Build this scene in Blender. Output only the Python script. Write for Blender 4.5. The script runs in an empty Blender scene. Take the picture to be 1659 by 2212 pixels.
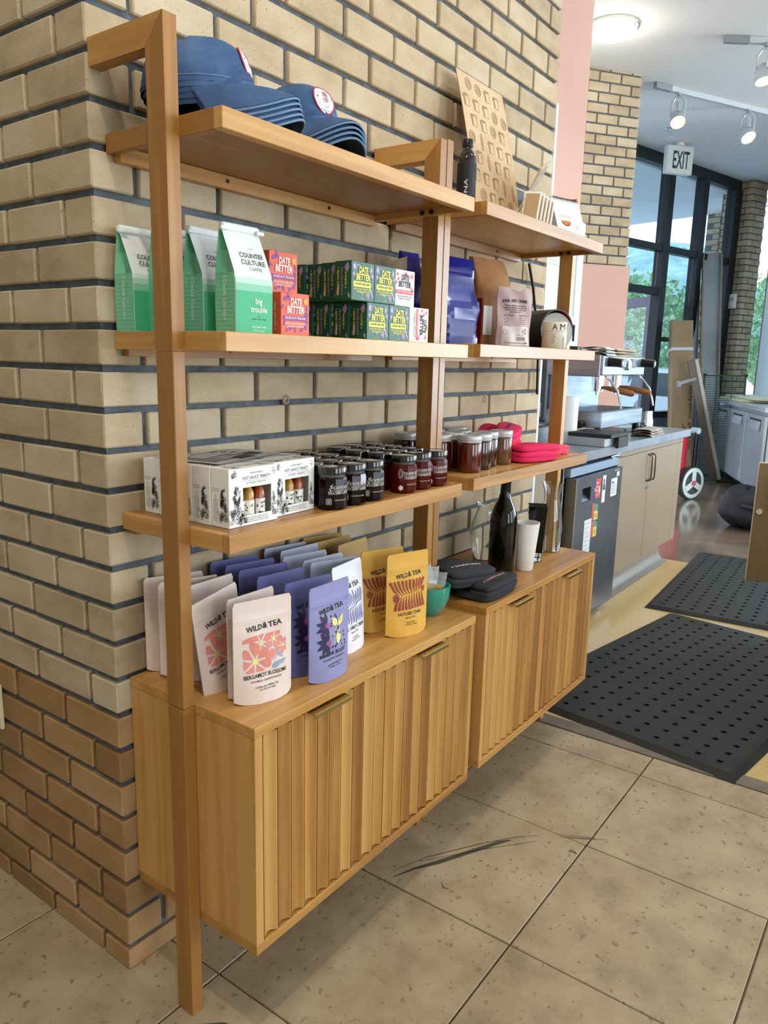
import bpy, math, random
from math import sin, cos, pi, radians, sqrt, atan2
from mathutils import Vector, Matrix
from mathutils.geometry import tessellate_polygon
random.seed(7)
SC = bpy.context.scene
COL = SC.collection
R = radians

# ---------------------------------------------------------------- camera
cam = bpy.data.cameras.new('camera'); camo = bpy.data.objects.new('camera', cam); COL.objects.link(camo)
CP = Vector((-0.84074, -1.26197, 1.31775))
RT = Vector((0.5907625, -0.80649931, 0.02363333)); DN = Vector((-0.14580482, -0.1355195, -0.97998746)); FW = Vector((0.79356198, 0.57549399, -0.19765133))
mw = Matrix.Identity(4)
for i in range(3):
    mw[i][0] = RT[i]; mw[i][1] = -DN[i]; mw[i][2] = -FW[i]; mw[i][3] = CP[i]
camo.matrix_world = mw
cam.sensor_fit = 'VERTICAL'; cam.sensor_height = 36.0; cam.lens = 1640.855 / 2212 * 36.0
cam.clip_start = 0.02; cam.clip_end = 300
SC.camera = camo

# ---------------------------------------------------------------- world, lights, exposure
W = bpy.data.worlds.new('sky'); SC.world = W; W.use_nodes = True
nt = W.node_tree; nt.nodes.clear()
bg = nt.nodes.new('ShaderNodeBackground'); ow = nt.nodes.new('ShaderNodeOutputWorld')
tc = nt.nodes.new('ShaderNodeTexCoord'); sx = nt.nodes.new('ShaderNodeSeparateXYZ'); cr = nt.nodes.new('ShaderNodeValToRGB')
nt.links.new(tc.outputs['Generated'], sx.inputs[0]); nt.links.new(sx.outputs['Z'], cr.inputs[0])
cr.color_ramp.elements[0].position = 0.0; cr.color_ramp.elements[0].color = (.86, .94, 1, 1)
cr.color_ramp.elements[1].position = 0.7; cr.color_ramp.elements[1].color = (.5, .72, 1, 1)
nt.links.new(cr.outputs[0], bg.inputs[0]); bg.inputs[1].default_value = 4.2
nt.links.new(bg.outputs[0], ow.inputs[0])
def kelvin(c): return {'warm': (1, .89, .73), 'soft': (1, .94, .85), 'cool': (.80, .91, 1)}[c]
def spot(name, loc, to, power, c='warm', size=.04, ang=120, blend=.6):
    l = bpy.data.lights.new(name, 'SPOT'); l.energy = power; l.color = kelvin(c); l.shadow_soft_size = size
    l.spot_size = R(ang); l.spot_blend = blend
    o = bpy.data.objects.new(name, l); COL.objects.link(o); o.location = loc
    o.rotation_euler = (Vector(to) - Vector(loc)).to_track_quat('-Z', 'Y').to_euler(); return o
def area(name, loc, to, power, sxy, c='cool'):
    l = bpy.data.lights.new(name, 'AREA'); l.energy = power; l.color = kelvin(c); l.shape = 'RECTANGLE'; l.size, l.size_y = sxy
    o = bpy.data.objects.new(name, l); COL.objects.link(o); o.location = loc
    o.rotation_euler = (Vector(to) - Vector(loc)).to_track_quat('-Z', 'Y').to_euler(); return o
spot('ceiling_spot_key', (-.55, -.95, 3.52), (.4, -.3, .6), 120, 'warm', .05, 110)
spot('ceiling_spot_left', (-1.35, -.75, 3.52), (0, .1, .6), 45, 'warm', .06, 110)
spot('ceiling_spot_right', (1.6, -1.5, 3.52), (1.5, -.8, 0), 55, 'soft', .06, 120)
spot('ceiling_spot_bar', (3.7, -.75, 3.52), (3.7, -.3, 0), 70, 'soft', .08, 130)
for wx in (-1.5, 2.0, 5.5): area('storefront_daylight', (wx, -6.9, 1.85), (wx * .6 + .3, 0, 1.2), 110, (1.9, 2.6))
area('side_window_daylight', (8.6, -5.2, 1.8), (1.8, -.2, 1.3), 560, (2.6, 2.6))
SC.view_settings.view_transform = 'Standard'; SC.view_settings.look = 'None'
SC.view_settings.gamma = 1.0; SC.view_settings.use_curve_mapping = False
SC.view_settings.exposure = -.6

# ---------------------------------------------------------------- materials
def h(s):
    s = s.lstrip('#'); c = [int(s[i:i+2], 16) / 255 for i in (0, 2, 4)]
    return tuple(x / 12.92 if x <= .04045 else ((x + .055) / 1.055) ** 2.4 for x in c) + (1,)
MATS = {}
def newmat(name):
    m = bpy.data.materials.new(name); m.use_nodes = True
    return m, m.node_tree, m.node_tree.nodes['Principled BSDF']
def flat(col, rough=.5, metal=0, coat=0, trans=0, ior=1.45, emit=0, name=None, spec=.5, sheen=0):
    k = (col, rough, metal, coat, trans, ior, emit, spec, sheen)
    if k in MATS: return MATS[k]
    m, t, b = newmat(name or 'plain_' + col.strip('#'))
    c = h(col)
    # faint procedural unevenness so that no surface is perfectly uniform
    n = t.nodes.new('ShaderNodeTexNoise'); n.inputs['Scale'].default_value = 60; n.inputs['Detail'].default_value = 3
    mx = t.nodes.new('ShaderNodeMixRGB'); mx.inputs[1].default_value = tuple(x * .93 for x in c[:3]) + (1,); mx.inputs[2].default_value = tuple(min(1, x * 1.05) for x in c[:3]) + (1,)
    g = t.nodes.new('ShaderNodeNewGeometry'); t.links.new(g.outputs['Position'], n.inputs['Vector'])
    t.links.new(n.outputs['Fac'], mx.inputs[0]); t.links.new(mx.outputs[0], b.inputs['Base Color'])
    b.inputs['Roughness'].default_value = rough; b.inputs['Metallic'].default_value = metal
    b.inputs['Coat Weight'].default_value = coat; b.inputs['Coat Roughness'].default_value = .08
    b.inputs['Transmission Weight'].default_value = trans; b.inputs['IOR'].default_value = ior
    b.inputs['Specular IOR Level'].default_value = spec; b.inputs['Sheen Weight'].default_value = sheen
    if emit:
        b.inputs['Emission Color'].default_value = c; b.inputs['Emission Strength'].default_value = emit
    MATS[k] = m; return m
def noisy(name, stops, scale=(8, 8, 8), detail=6, rough=.6, bump=0, bscale=200, rnd=0, speck=None, coord='world', metal=0, coat=0, rvar=0, distort=0):
    """colour ramp over stretched noise; rnd shifts by object; speck=(colour, scale, threshold)"""
    if name in MATS: return MATS[name]
    m, t, b = newmat(name); N = t.nodes; L = t.links
    if coord == 'world': g = N.new('ShaderNodeNewGeometry'); src = g.outputs['Position']
    else: g = N.new('ShaderNodeTexCoord'); src = g.outputs['Object']
    oi = N.new('ShaderNodeObjectInfo')
    mp = N.new('ShaderNodeMapping'); mp.inputs['Scale'].default_value = scale; L.new(src, mp.inputs[0])
    if coord != 'world':
        cx = N.new('ShaderNodeVectorMath'); cx.operation = 'SCALE'; cx.inputs[0].default_value = (7, 13, 17); L.new(oi.outputs['Random'], cx.inputs['Scale']); L.new(cx.outputs[0], mp.inputs['Location'])
    n = N.new('ShaderNodeTexNoise'); n.inputs['Scale'].default_value = 1; n.inputs['Detail'].default_value = detail; n.inputs['Roughness'].default_value = .6
    n.inputs['Distortion'].default_value = distort
    L.new(mp.outputs[0], n.inputs['Vector'])
    fac = n.outputs['Fac']
    if rnd:
        ma = N.new('ShaderNodeMath'); ma.operation = 'MULTIPLY_ADD'; ma.inputs[1].default_value = rnd
        ad = N.new('ShaderNodeMath'); ad.operation = 'SUBTRACT'; ad.inputs[1].default_value = rnd / 2
        L.new(oi.outputs['Random'], ma.inputs[0]); L.new(fac, ma.inputs[2]); L.new(ma.outputs[0], ad.inputs[0]); fac = ad.outputs[0]
    r = N.new('ShaderNodeValToRGB'); e = r.color_ramp.elements
    e[0].position, e[0].color = stops[0][0], h(stops[0][1]); e[1].position, e[1].color = stops[-1][0], h(stops[-1][1])
    for p, c in stops[1:-1]:
        x = e.new(p); x.color = h(c)
    L.new(fac, r.inputs[0]); col = r.outputs[0]
    if speck:
        for sc, ss, st in (speck if isinstance(speck, list) else [speck]):
            v = N.new('ShaderNodeTexNoise'); v.inputs['Scale'].default_value = ss; v.inputs['Detail'].default_value = 2; L.new(src, v.inputs['Vector'])
            rr = N.new('ShaderNodeValToRGB'); rr.color_ramp.elements[0].position = st; rr.color_ramp.elements[1].position = st + .05; L.new(v.outputs['Fac'], rr.inputs[0])
            mx = N.new('ShaderNodeMixRGB'); mx.inputs[2].default_value = h(sc); L.new(rr.outputs[0], mx.inputs[0]); L.new(col, mx.inputs[1]); col = mx.outputs[0]
    L.new(col, b.inputs['Base Color']); b.inputs['Roughness'].default_value = rough; b.inputs['Metallic'].default_value = metal
    b.inputs['Coat Weight'].default_value = coat; b.inputs['Coat Roughness'].default_value = .15
    if rvar:
        mr = N.new('ShaderNodeMapRange'); mr.inputs['To Min'].default_value = rough - rvar; mr.inputs['To Max'].default_value = rough + rvar; L.new(n.outputs['Fac'], mr.inputs[0]); L.new(mr.outputs[0], b.inputs['Roughness'])
    if bump:
        bn = N.new('ShaderNodeTexNoise'); bn.inputs['Scale'].default_value = bscale; bn.inputs['Detail'].default_value = 4; L.new(src, bn.inputs['Vector'])
        bp = N.new('ShaderNodeBump'); bp.inputs['Strength'].default_value = bump; bp.inputs['Distance'].default_value = .002; L.new(bn.outputs['Fac'], bp.inputs['Height']); L.new(bp.outputs[0], b.inputs['Normal'])
    MATS[name] = m; return m
BRICK = noisy('tan_brick', [(.22, '#a39074'), (.5, '#bca98b'), (.78, '#cbbca2')], (5, 5, 9), 4, .9, .35, 260, .3, [('#5b4630', 330, .68), ('#e6d8ba', 240, .72)])
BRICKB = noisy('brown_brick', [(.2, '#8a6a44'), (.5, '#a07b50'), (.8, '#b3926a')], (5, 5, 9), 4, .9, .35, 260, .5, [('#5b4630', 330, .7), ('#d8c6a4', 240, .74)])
MORTAR = noisy('slate_mortar', [(.3, '#4a5157'), (.7, '#69727a')], (30, 30, 30), 4, .95, .5, 300)
def wood(ax, tint='a'):
    st = {'a': [(.28, '#9a6a30'), (.5, '#b88544'), (.72, '#cb9c5a')], 'd': [(.25, '#7e4f22'), (.5, '#93602c'), (.75, '#a87338')], 'p': [(.25, '#b68c50'), (.5, '#c79f63'), (.75, '#d6b27b')]}[tint]
    s = [34, 34, 34]; s['xyz'.index(ax)] = 1.6
    return noisy('oak_' + ax + tint, st, tuple(s), 5, .42, .12, 90, .55, None, 'object', 0, .12, .06, .25)
WX, WY, WZ = wood('x'), wood('y'), wood('z')
TILE = noisy('stone_tile', [(.28, '#8f7f66'), (.5, '#ab987b'), (.75, '#bcab8e')], (7, 7, 7), 8, .48, .12, 120, .22, [('#8b7757', 46, .64), ('#6e5c43', 120, .70)], 'world', 0, 0, .08)
GROUT = noisy('floor_grout', [(.3, '#8a7a61'), (.7, '#a09075')], (40, 40, 40), 3, .9)
TERRA = noisy('yellow_terrazzo', [(.35, '#c9a869'), (.5, '#d8bb80'), (.7, '#e2cb98')], (160, 160, 160), 3, .22, 0, 1, 0, [('#7d6236', 260, .66)], 'world', 0, .2)
CONC = noisy('polished_concrete', [(.3, '#6a5a4c'), (.5, '#857363'), (.7, '#a09080')], (2.2, 2.2, 2.2), 8, .14, .06, 30, 0, None, 'world', 0, .4)
RUBBER = noisy('black_rubber', [(.3, '#151717'), (.7, '#252722')], (6, 6, 6), 6, .62, .2, 500, 0, None)
STEEL = noisy('brushed_steel', [(.3, '#8e949b'), (.7, '#b8c0c8')], (2, 2, 60), 5, .28, 0, 1, 0, None, 'world', 1)
STEELD = noisy('dark_steel', [(.3, '#4a4c52'), (.7, '#62656c')], (3, 3, 3), 6, .34, 0, 1, 0, None, 'world', .85)
CHROME = flat('#d9dee4', .08, 1, name='chrome')
BRASS = flat('#b09a63', .3, 1, name='brushed_brass')
LAMI = noisy('beige_laminate', [(.3, '#93826a'), (.7, '#a08e73')], (90, 90, 90), 3, .38)
LAMB = noisy('brown_laminate', [(.3, '#7f6b4c'), (.7, '#8d7958')], (90, 90, 90), 3, .5)
CEIL = flat('#dfe2e2', .7, name='ceiling_paint')
PINK = flat('#d3a999', .75, name='pink_paint')
FRAME = flat('#23282e', .4, .3, name='dark_window_frame')
BLACK = flat('#0c0c0d', .35, name='black_plastic')
WHITE = flat('#eceae4', .5, name='white_card')
def pane_glass():
    if 'pane_glass' in MATS: return MATS['pane_glass']
    m, t, b = newmat('window_pane_glass'); tr = t.nodes.new('ShaderNodeBsdfTransparent'); gl = t.nodes.new('ShaderNodeBsdfGlossy'); mx = t.nodes.new('ShaderNodeMixShader'); lw = t.nodes.new('ShaderNodeTexNoise')
    tr.inputs[0].default_value = (.93, .97, .98, 1); gl.inputs['Roughness'].default_value = .02; lw.inputs['Scale'].default_value = 3; mr = t.nodes.new('ShaderNodeMapRange'); mr.inputs['To Min'].default_value = .04; mr.inputs['To Max'].default_value = .08; t.links.new(lw.outputs['Fac'], mr.inputs[0]); t.links.new(mr.outputs[0], mx.inputs[0]); t.links.new(tr.outputs[0], mx.inputs[1]); t.links.new(gl.outputs[0], mx.inputs[2]); t.links.new(mx.outputs[0], t.nodes['Material Output'].inputs[0])
    MATS['pane_glass'] = m; return m
def shade_cloth():
    m, t, b = newmat('shade_cloth'); tl = t.nodes.new('ShaderNodeBsdfTranslucent'); df = t.nodes.new('ShaderNodeBsdfDiffuse'); mx = t.nodes.new('ShaderNodeMixShader'); mx.inputs[0].default_value = .45
    n = t.nodes.new('ShaderNodeTexNoise'); n.inputs['Scale'].default_value = 400; r = t.nodes.new('ShaderNodeMixRGB'); r.inputs[1].default_value = h('#e4ecf0'); r.inputs[2].default_value = h('#f2f6f8'); t.links.new(n.outputs['Fac'], r.inputs[0])
    t.links.new(r.outputs[0], tl.inputs[0]); t.links.new(r.outputs[0], df.inputs[0]); t.links.new(df.outputs[0], mx.inputs[1]); t.links.new(tl.outputs[0], mx.inputs[2]); t.links.new(mx.outputs[0], t.nodes['Material Output'].inputs[0]); return m
GLASS = flat('#ffffff', .0, trans=1, ior=1.45, name='clear_glass')
INK = flat('#121214', .6, name='black_ink')

# ---------------------------------------------------------------- mesh helpers
class M:
    def __init__(s): s.v = []; s.f = []; s.m = []
    def add(s, vs, fs, mi=0):
        k = len(s.v); s.v += [tuple(p) for p in vs]; s.f += [tuple(i + k for i in f) for f in fs]; s.m += [mi] * len(fs); return s
    def box(s, x0, x1, y0, y1, z0, z1, mi=0):
        return s.add([(x0, y0, z0), (x1, y0, z0), (x1, y1, z0), (x0, y1, z0), (x0, y0, z1), (x1, y0, z1), (x1, y1, z1), (x0, y1, z1)],
                     [(0, 3, 2, 1), (4, 5, 6, 7), (0, 1, 5, 4), (1, 2, 6, 5), (2, 3, 7, 6), (3, 0, 4, 7)], mi)
    def cbox(s, x0, x1, y0, y1, z0, z1, c=.002, mi=0):
        X, Y, Z = (x0, x1), (y0, y1), (z0, z1); vs = []; idx = {}
        for i in (0, 1):
            for j in (0, 1):
                for k in (0, 1):
                    dx, dy, dz = (c if i == 0 else -c), (c if j == 0 else -c), (c if k == 0 else -c)
                    for a, p in enumerate([(X[i], Y[j] + dy, Z[k] + dz), (X[i] + dx, Y[j], Z[k] + dz), (X[i] + dx, Y[j] + dy, Z[k])]):
                        idx[(i, j, k, a)] = len(vs); vs.append(p)
        g = lambda i, j, k, a: idx[(i, j, k, a)]
        fs = [(g(0, 0, 0, 0), g(0, 0, 1, 0), g(0, 1, 1, 0), g(0, 1, 0, 0)), (g(1, 0, 0, 0), g(1, 1, 0, 0), g(1, 1, 1, 0), g(1, 0, 1, 0)),
              (g(0, 0, 0, 1), g(1, 0, 0, 1), g(1, 0, 1, 1), g(0, 0, 1, 1)), (g(0, 1, 0, 1), g(0, 1, 1, 1), g(1, 1, 1, 1), g(1, 1, 0, 1)),
              (g(0, 0, 0, 2), g(0, 1, 0, 2), g(1, 1, 0, 2), g(1, 0, 0, 2)), (g(0, 0, 1, 2), g(1, 0, 1, 2), g(1, 1, 1, 2), g(0, 1, 1, 2))]
        for i in (0, 1):
            for j in (0, 1):
                fl = (i + j) % 2
                q = (g(i, j, 0, 0), g(i, j, 0, 1), g(i, j, 1, 1), g(i, j, 1, 0)); fs.append(q if not fl else q[::-1])
            for k in (0, 1):
                fl = (i + k) % 2
                q = (g(i, 0, k, 2), g(i, 0, k, 0), g(i, 1, k, 0), g(i, 1, k, 2)); fs.append(q if not fl else q[::-1])
        for j in (0, 1):
            for k in (0, 1):
                fl = (j + k) % 2
                q = (g(0, j, k, 1), g(0, j, k, 2), g(1, j, k, 2), g(1, j, k, 1)); fs.append(q if not fl else q[::-1])
        for i in (0, 1):
            for j in (0, 1):
                for k in (0, 1):
                    q = (g(i, j, k, 0), g(i, j, k, 2), g(i, j, k, 1)); fs.append(q if (i + j + k) % 2 == 0 else q[::-1])
        return s.add(vs, fs, mi)
    def prism(s, poly, z0, z1, ax='z', mi=0):
        """poly (a,b) extruded along ax: z->(a,b,.), y->(a,.,b), x->(.,a,b)"""
        f = {'z': lambda a, b, c: (a, b, c), 'y': lambda a, b, c: (a, c, b), 'x': lambda a, b, c: (c, a, b)}[ax]
        n = len(poly); vs = [f(a, b, z0) for a, b in poly] + [f(a, b, z1) for a, b in poly]
        fs = [(i, (i + 1) % n, n + (i + 1) % n, n + i) for i in range(n)]
        k = len(s.v); s.add(vs, fs, mi)
        for base in (0, n):
            for t in tessellate_polygon([[Vector((a, b, 0)) for a, b in poly]]):
                s.f.append(tuple(k + base + i for i in t)); s.m.append(mi)
        return s
    def lathe(s, prof, n=32, c=(0, 0, 0), mi=0, seg=None, cap=True, sq=1):
        """prof [(r,z)]; seg overrides mi per ring"""
        vs = [];
        for r, z in prof:
            for i in range(n):
                a = 2 * pi * i / n; vs.append((c[0] + r * cos(a), c[1] + r * sin(a) * sq, c[2] + z))
        k = len(s.v); s.v += vs
        for j in range(len(prof) - 1):
            for i in range(n):
                s.f.append((k + j * n + i, k + j * n + (i + 1) % n, k + (j + 1) * n + (i + 1) % n, k + (j + 1) * n + i)); s.m.append(seg[j] if seg else mi)
        if cap:
            if prof[0][0] > 1e-6: s.f.append(tuple(k + i for i in reversed(range(n)))); s.m.append(seg[0] if seg else mi)
            if prof[-1][0] > 1e-6: s.f.append(tuple(k + (len(prof) - 1) * n + i for i in range(n))); s.m.append(seg[-1] if seg else mi)
        return s
    def tube(s, pts, r, n=10, mi=0, closed=False):
        pts = [Vector(p) for p in pts]; k = len(s.v); m = len(pts); up = Vector((0, 0, 1)); last = None
        for i, p in enumerate(pts):
            d = (pts[(i + 1) % m] - pts[i - 1]) if closed or 0 < i < m - 1 else (pts[1] - pts[0] if i == 0 else pts[-1] - pts[-2])
            d.normalize()
            if last is None:
                a = d.cross(up if abs(d.z) < .9 else Vector((1, 0, 0))).normalized()
            else:
                a = (last - d * last.dot(d)).normalized()
            last = a; b = d.cross(a); rr = r[i] if isinstance(r, (list, tuple)) else r
            for j in range(n):
                t = 2 * pi * j / n; s.v.append(tuple(p + a * rr * cos(t) + b * rr * sin(t)))
        for i in range(m if closed else m - 1):
            for j in range(n):
                i2 = (i + 1) % m
                s.f.append((k + i * n + j, k + i * n + (j + 1) % n, k + i2 * n + (j + 1) % n, k + i2 * n + j)); s.m.append(mi)
        if not closed:
            s.f.append(tuple(k + j for j in reversed(range(n)))); s.m.append(mi)
            s.f.append(tuple(k + (m - 1) * n + j for j in range(n))); s.m.append(mi)
        return s
    def grid(s, fn, nu, nv, mi=0, wu=False):
        k = len(s.v)
        for j in range(nv + 1):
            for i in range(nu + (0 if wu else 1)): s.v.append(tuple(fn(i / nu, j / nv)))
        w = nu if wu else nu + 1
        for j in range(nv):
            for i in range(nu):
                i2 = (i + 1) % nu if wu else i + 1
                s.f.append((k + j * w + i, k + j * w + i2, k + (j + 1) * w + i2, k + (j + 1) * w + i)); s.m.append(mi)
        return s
    def xf(s, mat, k0=0):
        s.v[k0:] = [tuple(mat @ Vector(p)) for p in s.v[k0:]]; return s
    def mesh(s, name, mats, smooth=35):
        me = bpy.data.meshes.new(name); me.from_pydata(s.v, [], s.f)
        for m in (mats if isinstance(mats, (list, tuple)) else [mats]): me.materials.append(m)
        if any(s.m): me.polygons.foreach_set('material_index', s.m)
        if smooth:
            me.polygons.foreach_set('use_smooth', [True] * len(me.polygons)); me.set_sharp_from_angle(angle=R(smooth))
        me.update(); return me
def P(m, name, mats, parent=None, smooth=35, label=None, loc=None):
    me = m if isinstance(m, bpy.types.Mesh) else m.mesh(name, mats, smooth)
    o = bpy.data.objects.new(name, me); COL.objects.link(o)
    if parent: o.parent = parent
    if loc: o.location = loc
    if label: o['label'] = label
    return o
def tag(o, label, cat, group=None, kind=None):
    o['label'] = label; o['category'] = cat
    if group: o['group'] = group
    if kind: o['kind'] = kind
    return o
def T(name, label, cat, loc=(0, 0, 0), rz=0, group=None, rot=None):
    o = bpy.data.objects.new(name, None); COL.objects.link(o); o.empty_display_size = .02
    o.location = loc; o.rotation_euler = rot if rot else (0, 0, R(rz)); return tag(o, label, cat, group)
def S(m, name, mats, parent=None, smooth=0):
    o = P(m, name, mats, parent, smooth)
    if not parent: o['kind'] = 'structure'
    return o
def kids(o): return [c for c in bpy.data.objects if c.parent == o]
TREE = {}
def dup(root, loc, rz, label, group=None, rot=None):
    def cp(o, par):
        c = o.copy(); COL.objects.link(c)
        if par: c.parent = par
        for ch in TREE.setdefault(o.name, kids(o)): cp(ch, c)
        return c
    r = cp(root, None); r.location = loc; r.rotation_euler = rot if rot else (0, 0, R(rz)); r['label'] = label
    if group: r['group'] = group
    return r
# ---------------------------------------------------------------- flat print: text and shapes as thin geometry on a surface
TXT = {}
def text(s, bold=0, res=2):
    k = (s, bold, res)
    if k in TXT: return TXT[k]
    c = bpy.data.curves.new('t', 'FONT'); c.body = s; c.resolution_u = res; c.offset = bold; c.fill_mode = 'FRONT'
    o = bpy.data.objects.new('t', c); COL.objects.link(o)
    dg = bpy.context.evaluated_depsgraph_get(); dg.update(); me = o.evaluated_get(dg).to_mesh(); me.calc_loop_triangles()
    vs = [(v.co.x, v.co.y) for v in me.vertices]; tr = [tuple(vs[i] for i in t.vertices) for t in me.loop_triangles]
    o.evaluated_get(dg).to_mesh_clear(); bpy.data.objects.remove(o); bpy.data.curves.remove(c)
    xs = [p[0] for t in tr for p in t] or [0, 1]; x0, x1 = min(xs), max(xs)
    tr = [tuple(((p[0] - x0), p[1] / .72) for p in t) for t in tr]
    TXT[k] = (tr, x1 - x0); return TXT[k]
def line(s, cx, y, hh, w=None, bold=.0, rot=0, arc=0, align='c', slant=0):
    """triangles of one line of text: cap height hh, optional total width w, centre cx, baseline y"""
    tr, tw = text(s, bold)
    sx_ = (w / tw) if w else hh * 1.0 / .72 * .95
    tot = tw * sx_; off = {'c': -tot / 2, 'l': 0, 'r': -tot}[align]
    out = []
    ca, sa = cos(rot), sin(rot)
    for t in tr:
        q = []
        for a, b in t:
            X = a * sx_ + off + slant * b * hh; Y = b * hh
            if arc: Y += arc * (1 - (2 * X / tot) ** 2)
            q.append((cx + X * ca - Y * sa, y + X * sa + Y * ca))
        out.append(tuple(q))
    return out
def poly(pts):
    return [tuple(pts[i] for i in t) for t in tessellate_polygon([[Vector((a, b, 0)) for a, b in pts]])]
def ell(cx, cy, a, b=None, n=18, rot=0):
    b = b or a; c, s_ = cos(rot), sin(rot)
    return poly([(cx + a * cos(t) * c - b * sin(t) * s_, cy + a * cos(t) * s_ + b * sin(t) * c) for t in [2 * pi * i / n for i in range(n)]])
def rect(x0, y0, x1, y1): return [((x0, y0), (x1, y0), (x1, y1)), ((x0, y0), (x1, y1), (x0, y1))]
def rrect(x0, y0, x1, y1, r, n=4):
    pts = []
    for cx, cy, a0 in ((x1 - r, y1 - r, 0), (x0 + r, y1 - r, 90), (x0 + r, y0 + r, 180), (x1 - r, y0 + r, 270)):
        pts += [(cx + r * cos(R(a0 + 90 * i / n)), cy + r * sin(R(a0 + 90 * i / n))) for i in range(n + 1)]
    return poly(pts)
def ring(cx, cy, a, w, b=None, n=24, a0=0, a1=360):
    b = b or a; out = []
    for i in range(n):
        t0, t1 = R(a0 + (a1 - a0) * i / n), R(a0 + (a1 - a0) * (i + 1) / n)
        p = [(cx + (a - q) * cos(t), cy + (b - q) * sin(t)) for t, q in ((t0, 0), (t1, 0), (t1, w), (t0, w))]
        out += [(p[0], p[1], p[2]), (p[0], p[2], p[3])]
    return out
def ribbon(pts, w):
    out = []; n = len(pts); L = []
    for i, p in enumerate(pts):
        a = pts[max(0, i - 1)]; b = pts[min(n - 1, i + 1)]; d = (b[0] - a[0], b[1] - a[1]); l = sqrt(d[0] ** 2 + d[1] ** 2) or 1
        ww = w[i] if isinstance(w, (list, tuple)) else w
        L.append(((p[0] - d[1] / l * ww / 2, p[1] + d[0] / l * ww / 2), (p[0] + d[1] / l * ww / 2, p[1] - d[0] / l * ww / 2)))
    for i in range(n - 1):
        a, b = L[i]; c, d = L[i + 1]; out += [(a, b, d), (a, d, c)]
    return out
def leaf(x, y, l, w, ang, n=7):
    c, s_ = cos(ang), sin(ang); up = [(l * i / n, w / 2 * sin(pi * (i / n) ** .8)) for i in range(n + 1)]
    pts = up + [(a, -b) for a, b in up[-2:0:-1]]
    return poly([(x + a * c - b * s_, y + a * s_ + b * c) for a, b in pts])
def split(tr, lim):
    out = []; st = list(tr)
    while st:
        a, b, c = st.pop()
        d = [((p[0] - q[0]) ** 2 + (p[1] - q[1]) ** 2, i) for i, (p, q) in enumerate(((a, b), (b, c), (c, a)))]
        mx, i = max(d)
        if mx <= lim * lim or len(out) + len(st) > 20000: out.append((a, b, c)); continue
        if i == 1: a, b, c = b, c, a
        elif i == 2: a, b, c = c, a, b
        m_ = ((a[0] + b[0]) / 2, (a[1] + b[1]) / 2); st += [(a, m_, c), (m_, b, c)]
    return out
def PR(name, tr, mat, parent, fn, lim=0, label=None):
    """print: 2D triangles through fn(u,v)->3D"""
    if lim: tr = split(tr, lim)
    vs = {}; fs = []
    for t in tr:
        f = []
        for p in t:
            k = (round(p[0], 6), round(p[1], 6))
            if k not in vs: vs[k] = len(vs)
            f.append(vs[k])
        if len(set(f)) == 3: fs.append(tuple(f))
    m = M(); m.v = [tuple(fn(*k)) for k in vs]; m.f = fs; m.m = [0] * len(fs)
    return P(m, name, mat, parent, 0, label)
def face(o, ex, ez, n, off=.0006):
    o, ex, ez, n = Vector(o), Vector(ex), Vector(ez), Vector(n)
    return lambda u, v: o + ex * u + ez * v + n * off
def inframe(p):
    d = Vector(p) - CP; z = d.dot(FW)
    if z < .05: return False
    u = d.dot(RT) / z * 1640.855 + 829.5; v = d.dot(DN) / z * 1640.855 + 1106
    return -60 < u < 1720 and -60 < v < 2270
# ================================================================ ROOM SHELL
CH, BL, JM, Z0 = .0771, .2009, .0129, 1.898
CZ = 3.62
HB = BL / 2 - JM
BM = {}
def brick_mesh(w, d, hh, v=0):
    k = (round(w, 4), round(d, 4), round(hh, 4), v)
    if k not in BM:
        rr = random.Random(hash(k) % 999); m = M().cbox(0, w, 0, d, 0, hh, .0028)
        m.v = [(x + rr.uniform(-.0008, .0008), y + rr.uniform(-.0008, .0008), z + rr.uniform(-.0009, .0009)) for x, y, z in m.v]
        BM[k] = m.mesh('brick', [BRICK], 30)
    return BM[k]
BMB = {}
def place_brick(parent, w, d, hh, M4, brown, loose):
    """one brick; loose=None -> own object, else joined mesh"""
    if loose is not None:
        k = len(loose.v); loose.box(0, w, 0, d, 0, hh); loose.xf(M4, k); return
    me = brick_mesh(w, d, hh, random.randrange(3))
    if brown:
        if me.name not in BMB: n = me.copy(); n.materials[0] = BRICKB; BMB[me.name] = n
        me = BMB[me.name]
    o = bpy.data.objects.new('brick', me); COL.objects.link(o); o.parent = parent; o.matrix_local = M4
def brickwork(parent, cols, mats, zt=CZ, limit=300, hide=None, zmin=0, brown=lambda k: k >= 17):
    """cols(k) -> list of (Matrix, w, d); largest in view become bricks, rest one joined part"""
    todo = []
    for k in range(-23, 25):
        zb = Z0 - k * CH - (CH - JM); zt_ = Z0 - k * CH
        if zb > zt or zt_ < zmin: continue
        zb = max(zb, zmin); hh = min(zt_, zt) - zb
        if hh < .012: continue
        for m4, w, d in cols(k):
            m4 = Matrix.Translation((0, 0, zb)) @ m4
            mid = parent.matrix_basis @ m4 @ Vector((w / 2, d / 2, hh / 2))
            dist = (mid - CP).length
            vis = inframe(mid) and not (hide and hide(mid))
            todo.append((0 if vis else 1, dist, random.random(), m4, w, d, hh, brown(k)))
    todo.sort(key=lambda t: t[:3]); lo = M(); n = 0
    for t in todo:
        if t[0] == 0 and n < limit: place_brick(parent, t[4], t[5], t[6], t[3], t[7], None); n += 1
        else: place_brick(parent, t[4], t[5], t[6], t[3], t[7], lo)
    if lo.v:
        o = P(lo, 'brickwork', BRICK, parent, 0); o['kind'] = 'stuff'
def TR(x, y, rz=0): return Matrix.Translation((x, y, 0)) @ Matrix.Rotation(R(rz), 4, 'Z')
jit = lambda: random.uniform(-.0012, .0012)
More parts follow.
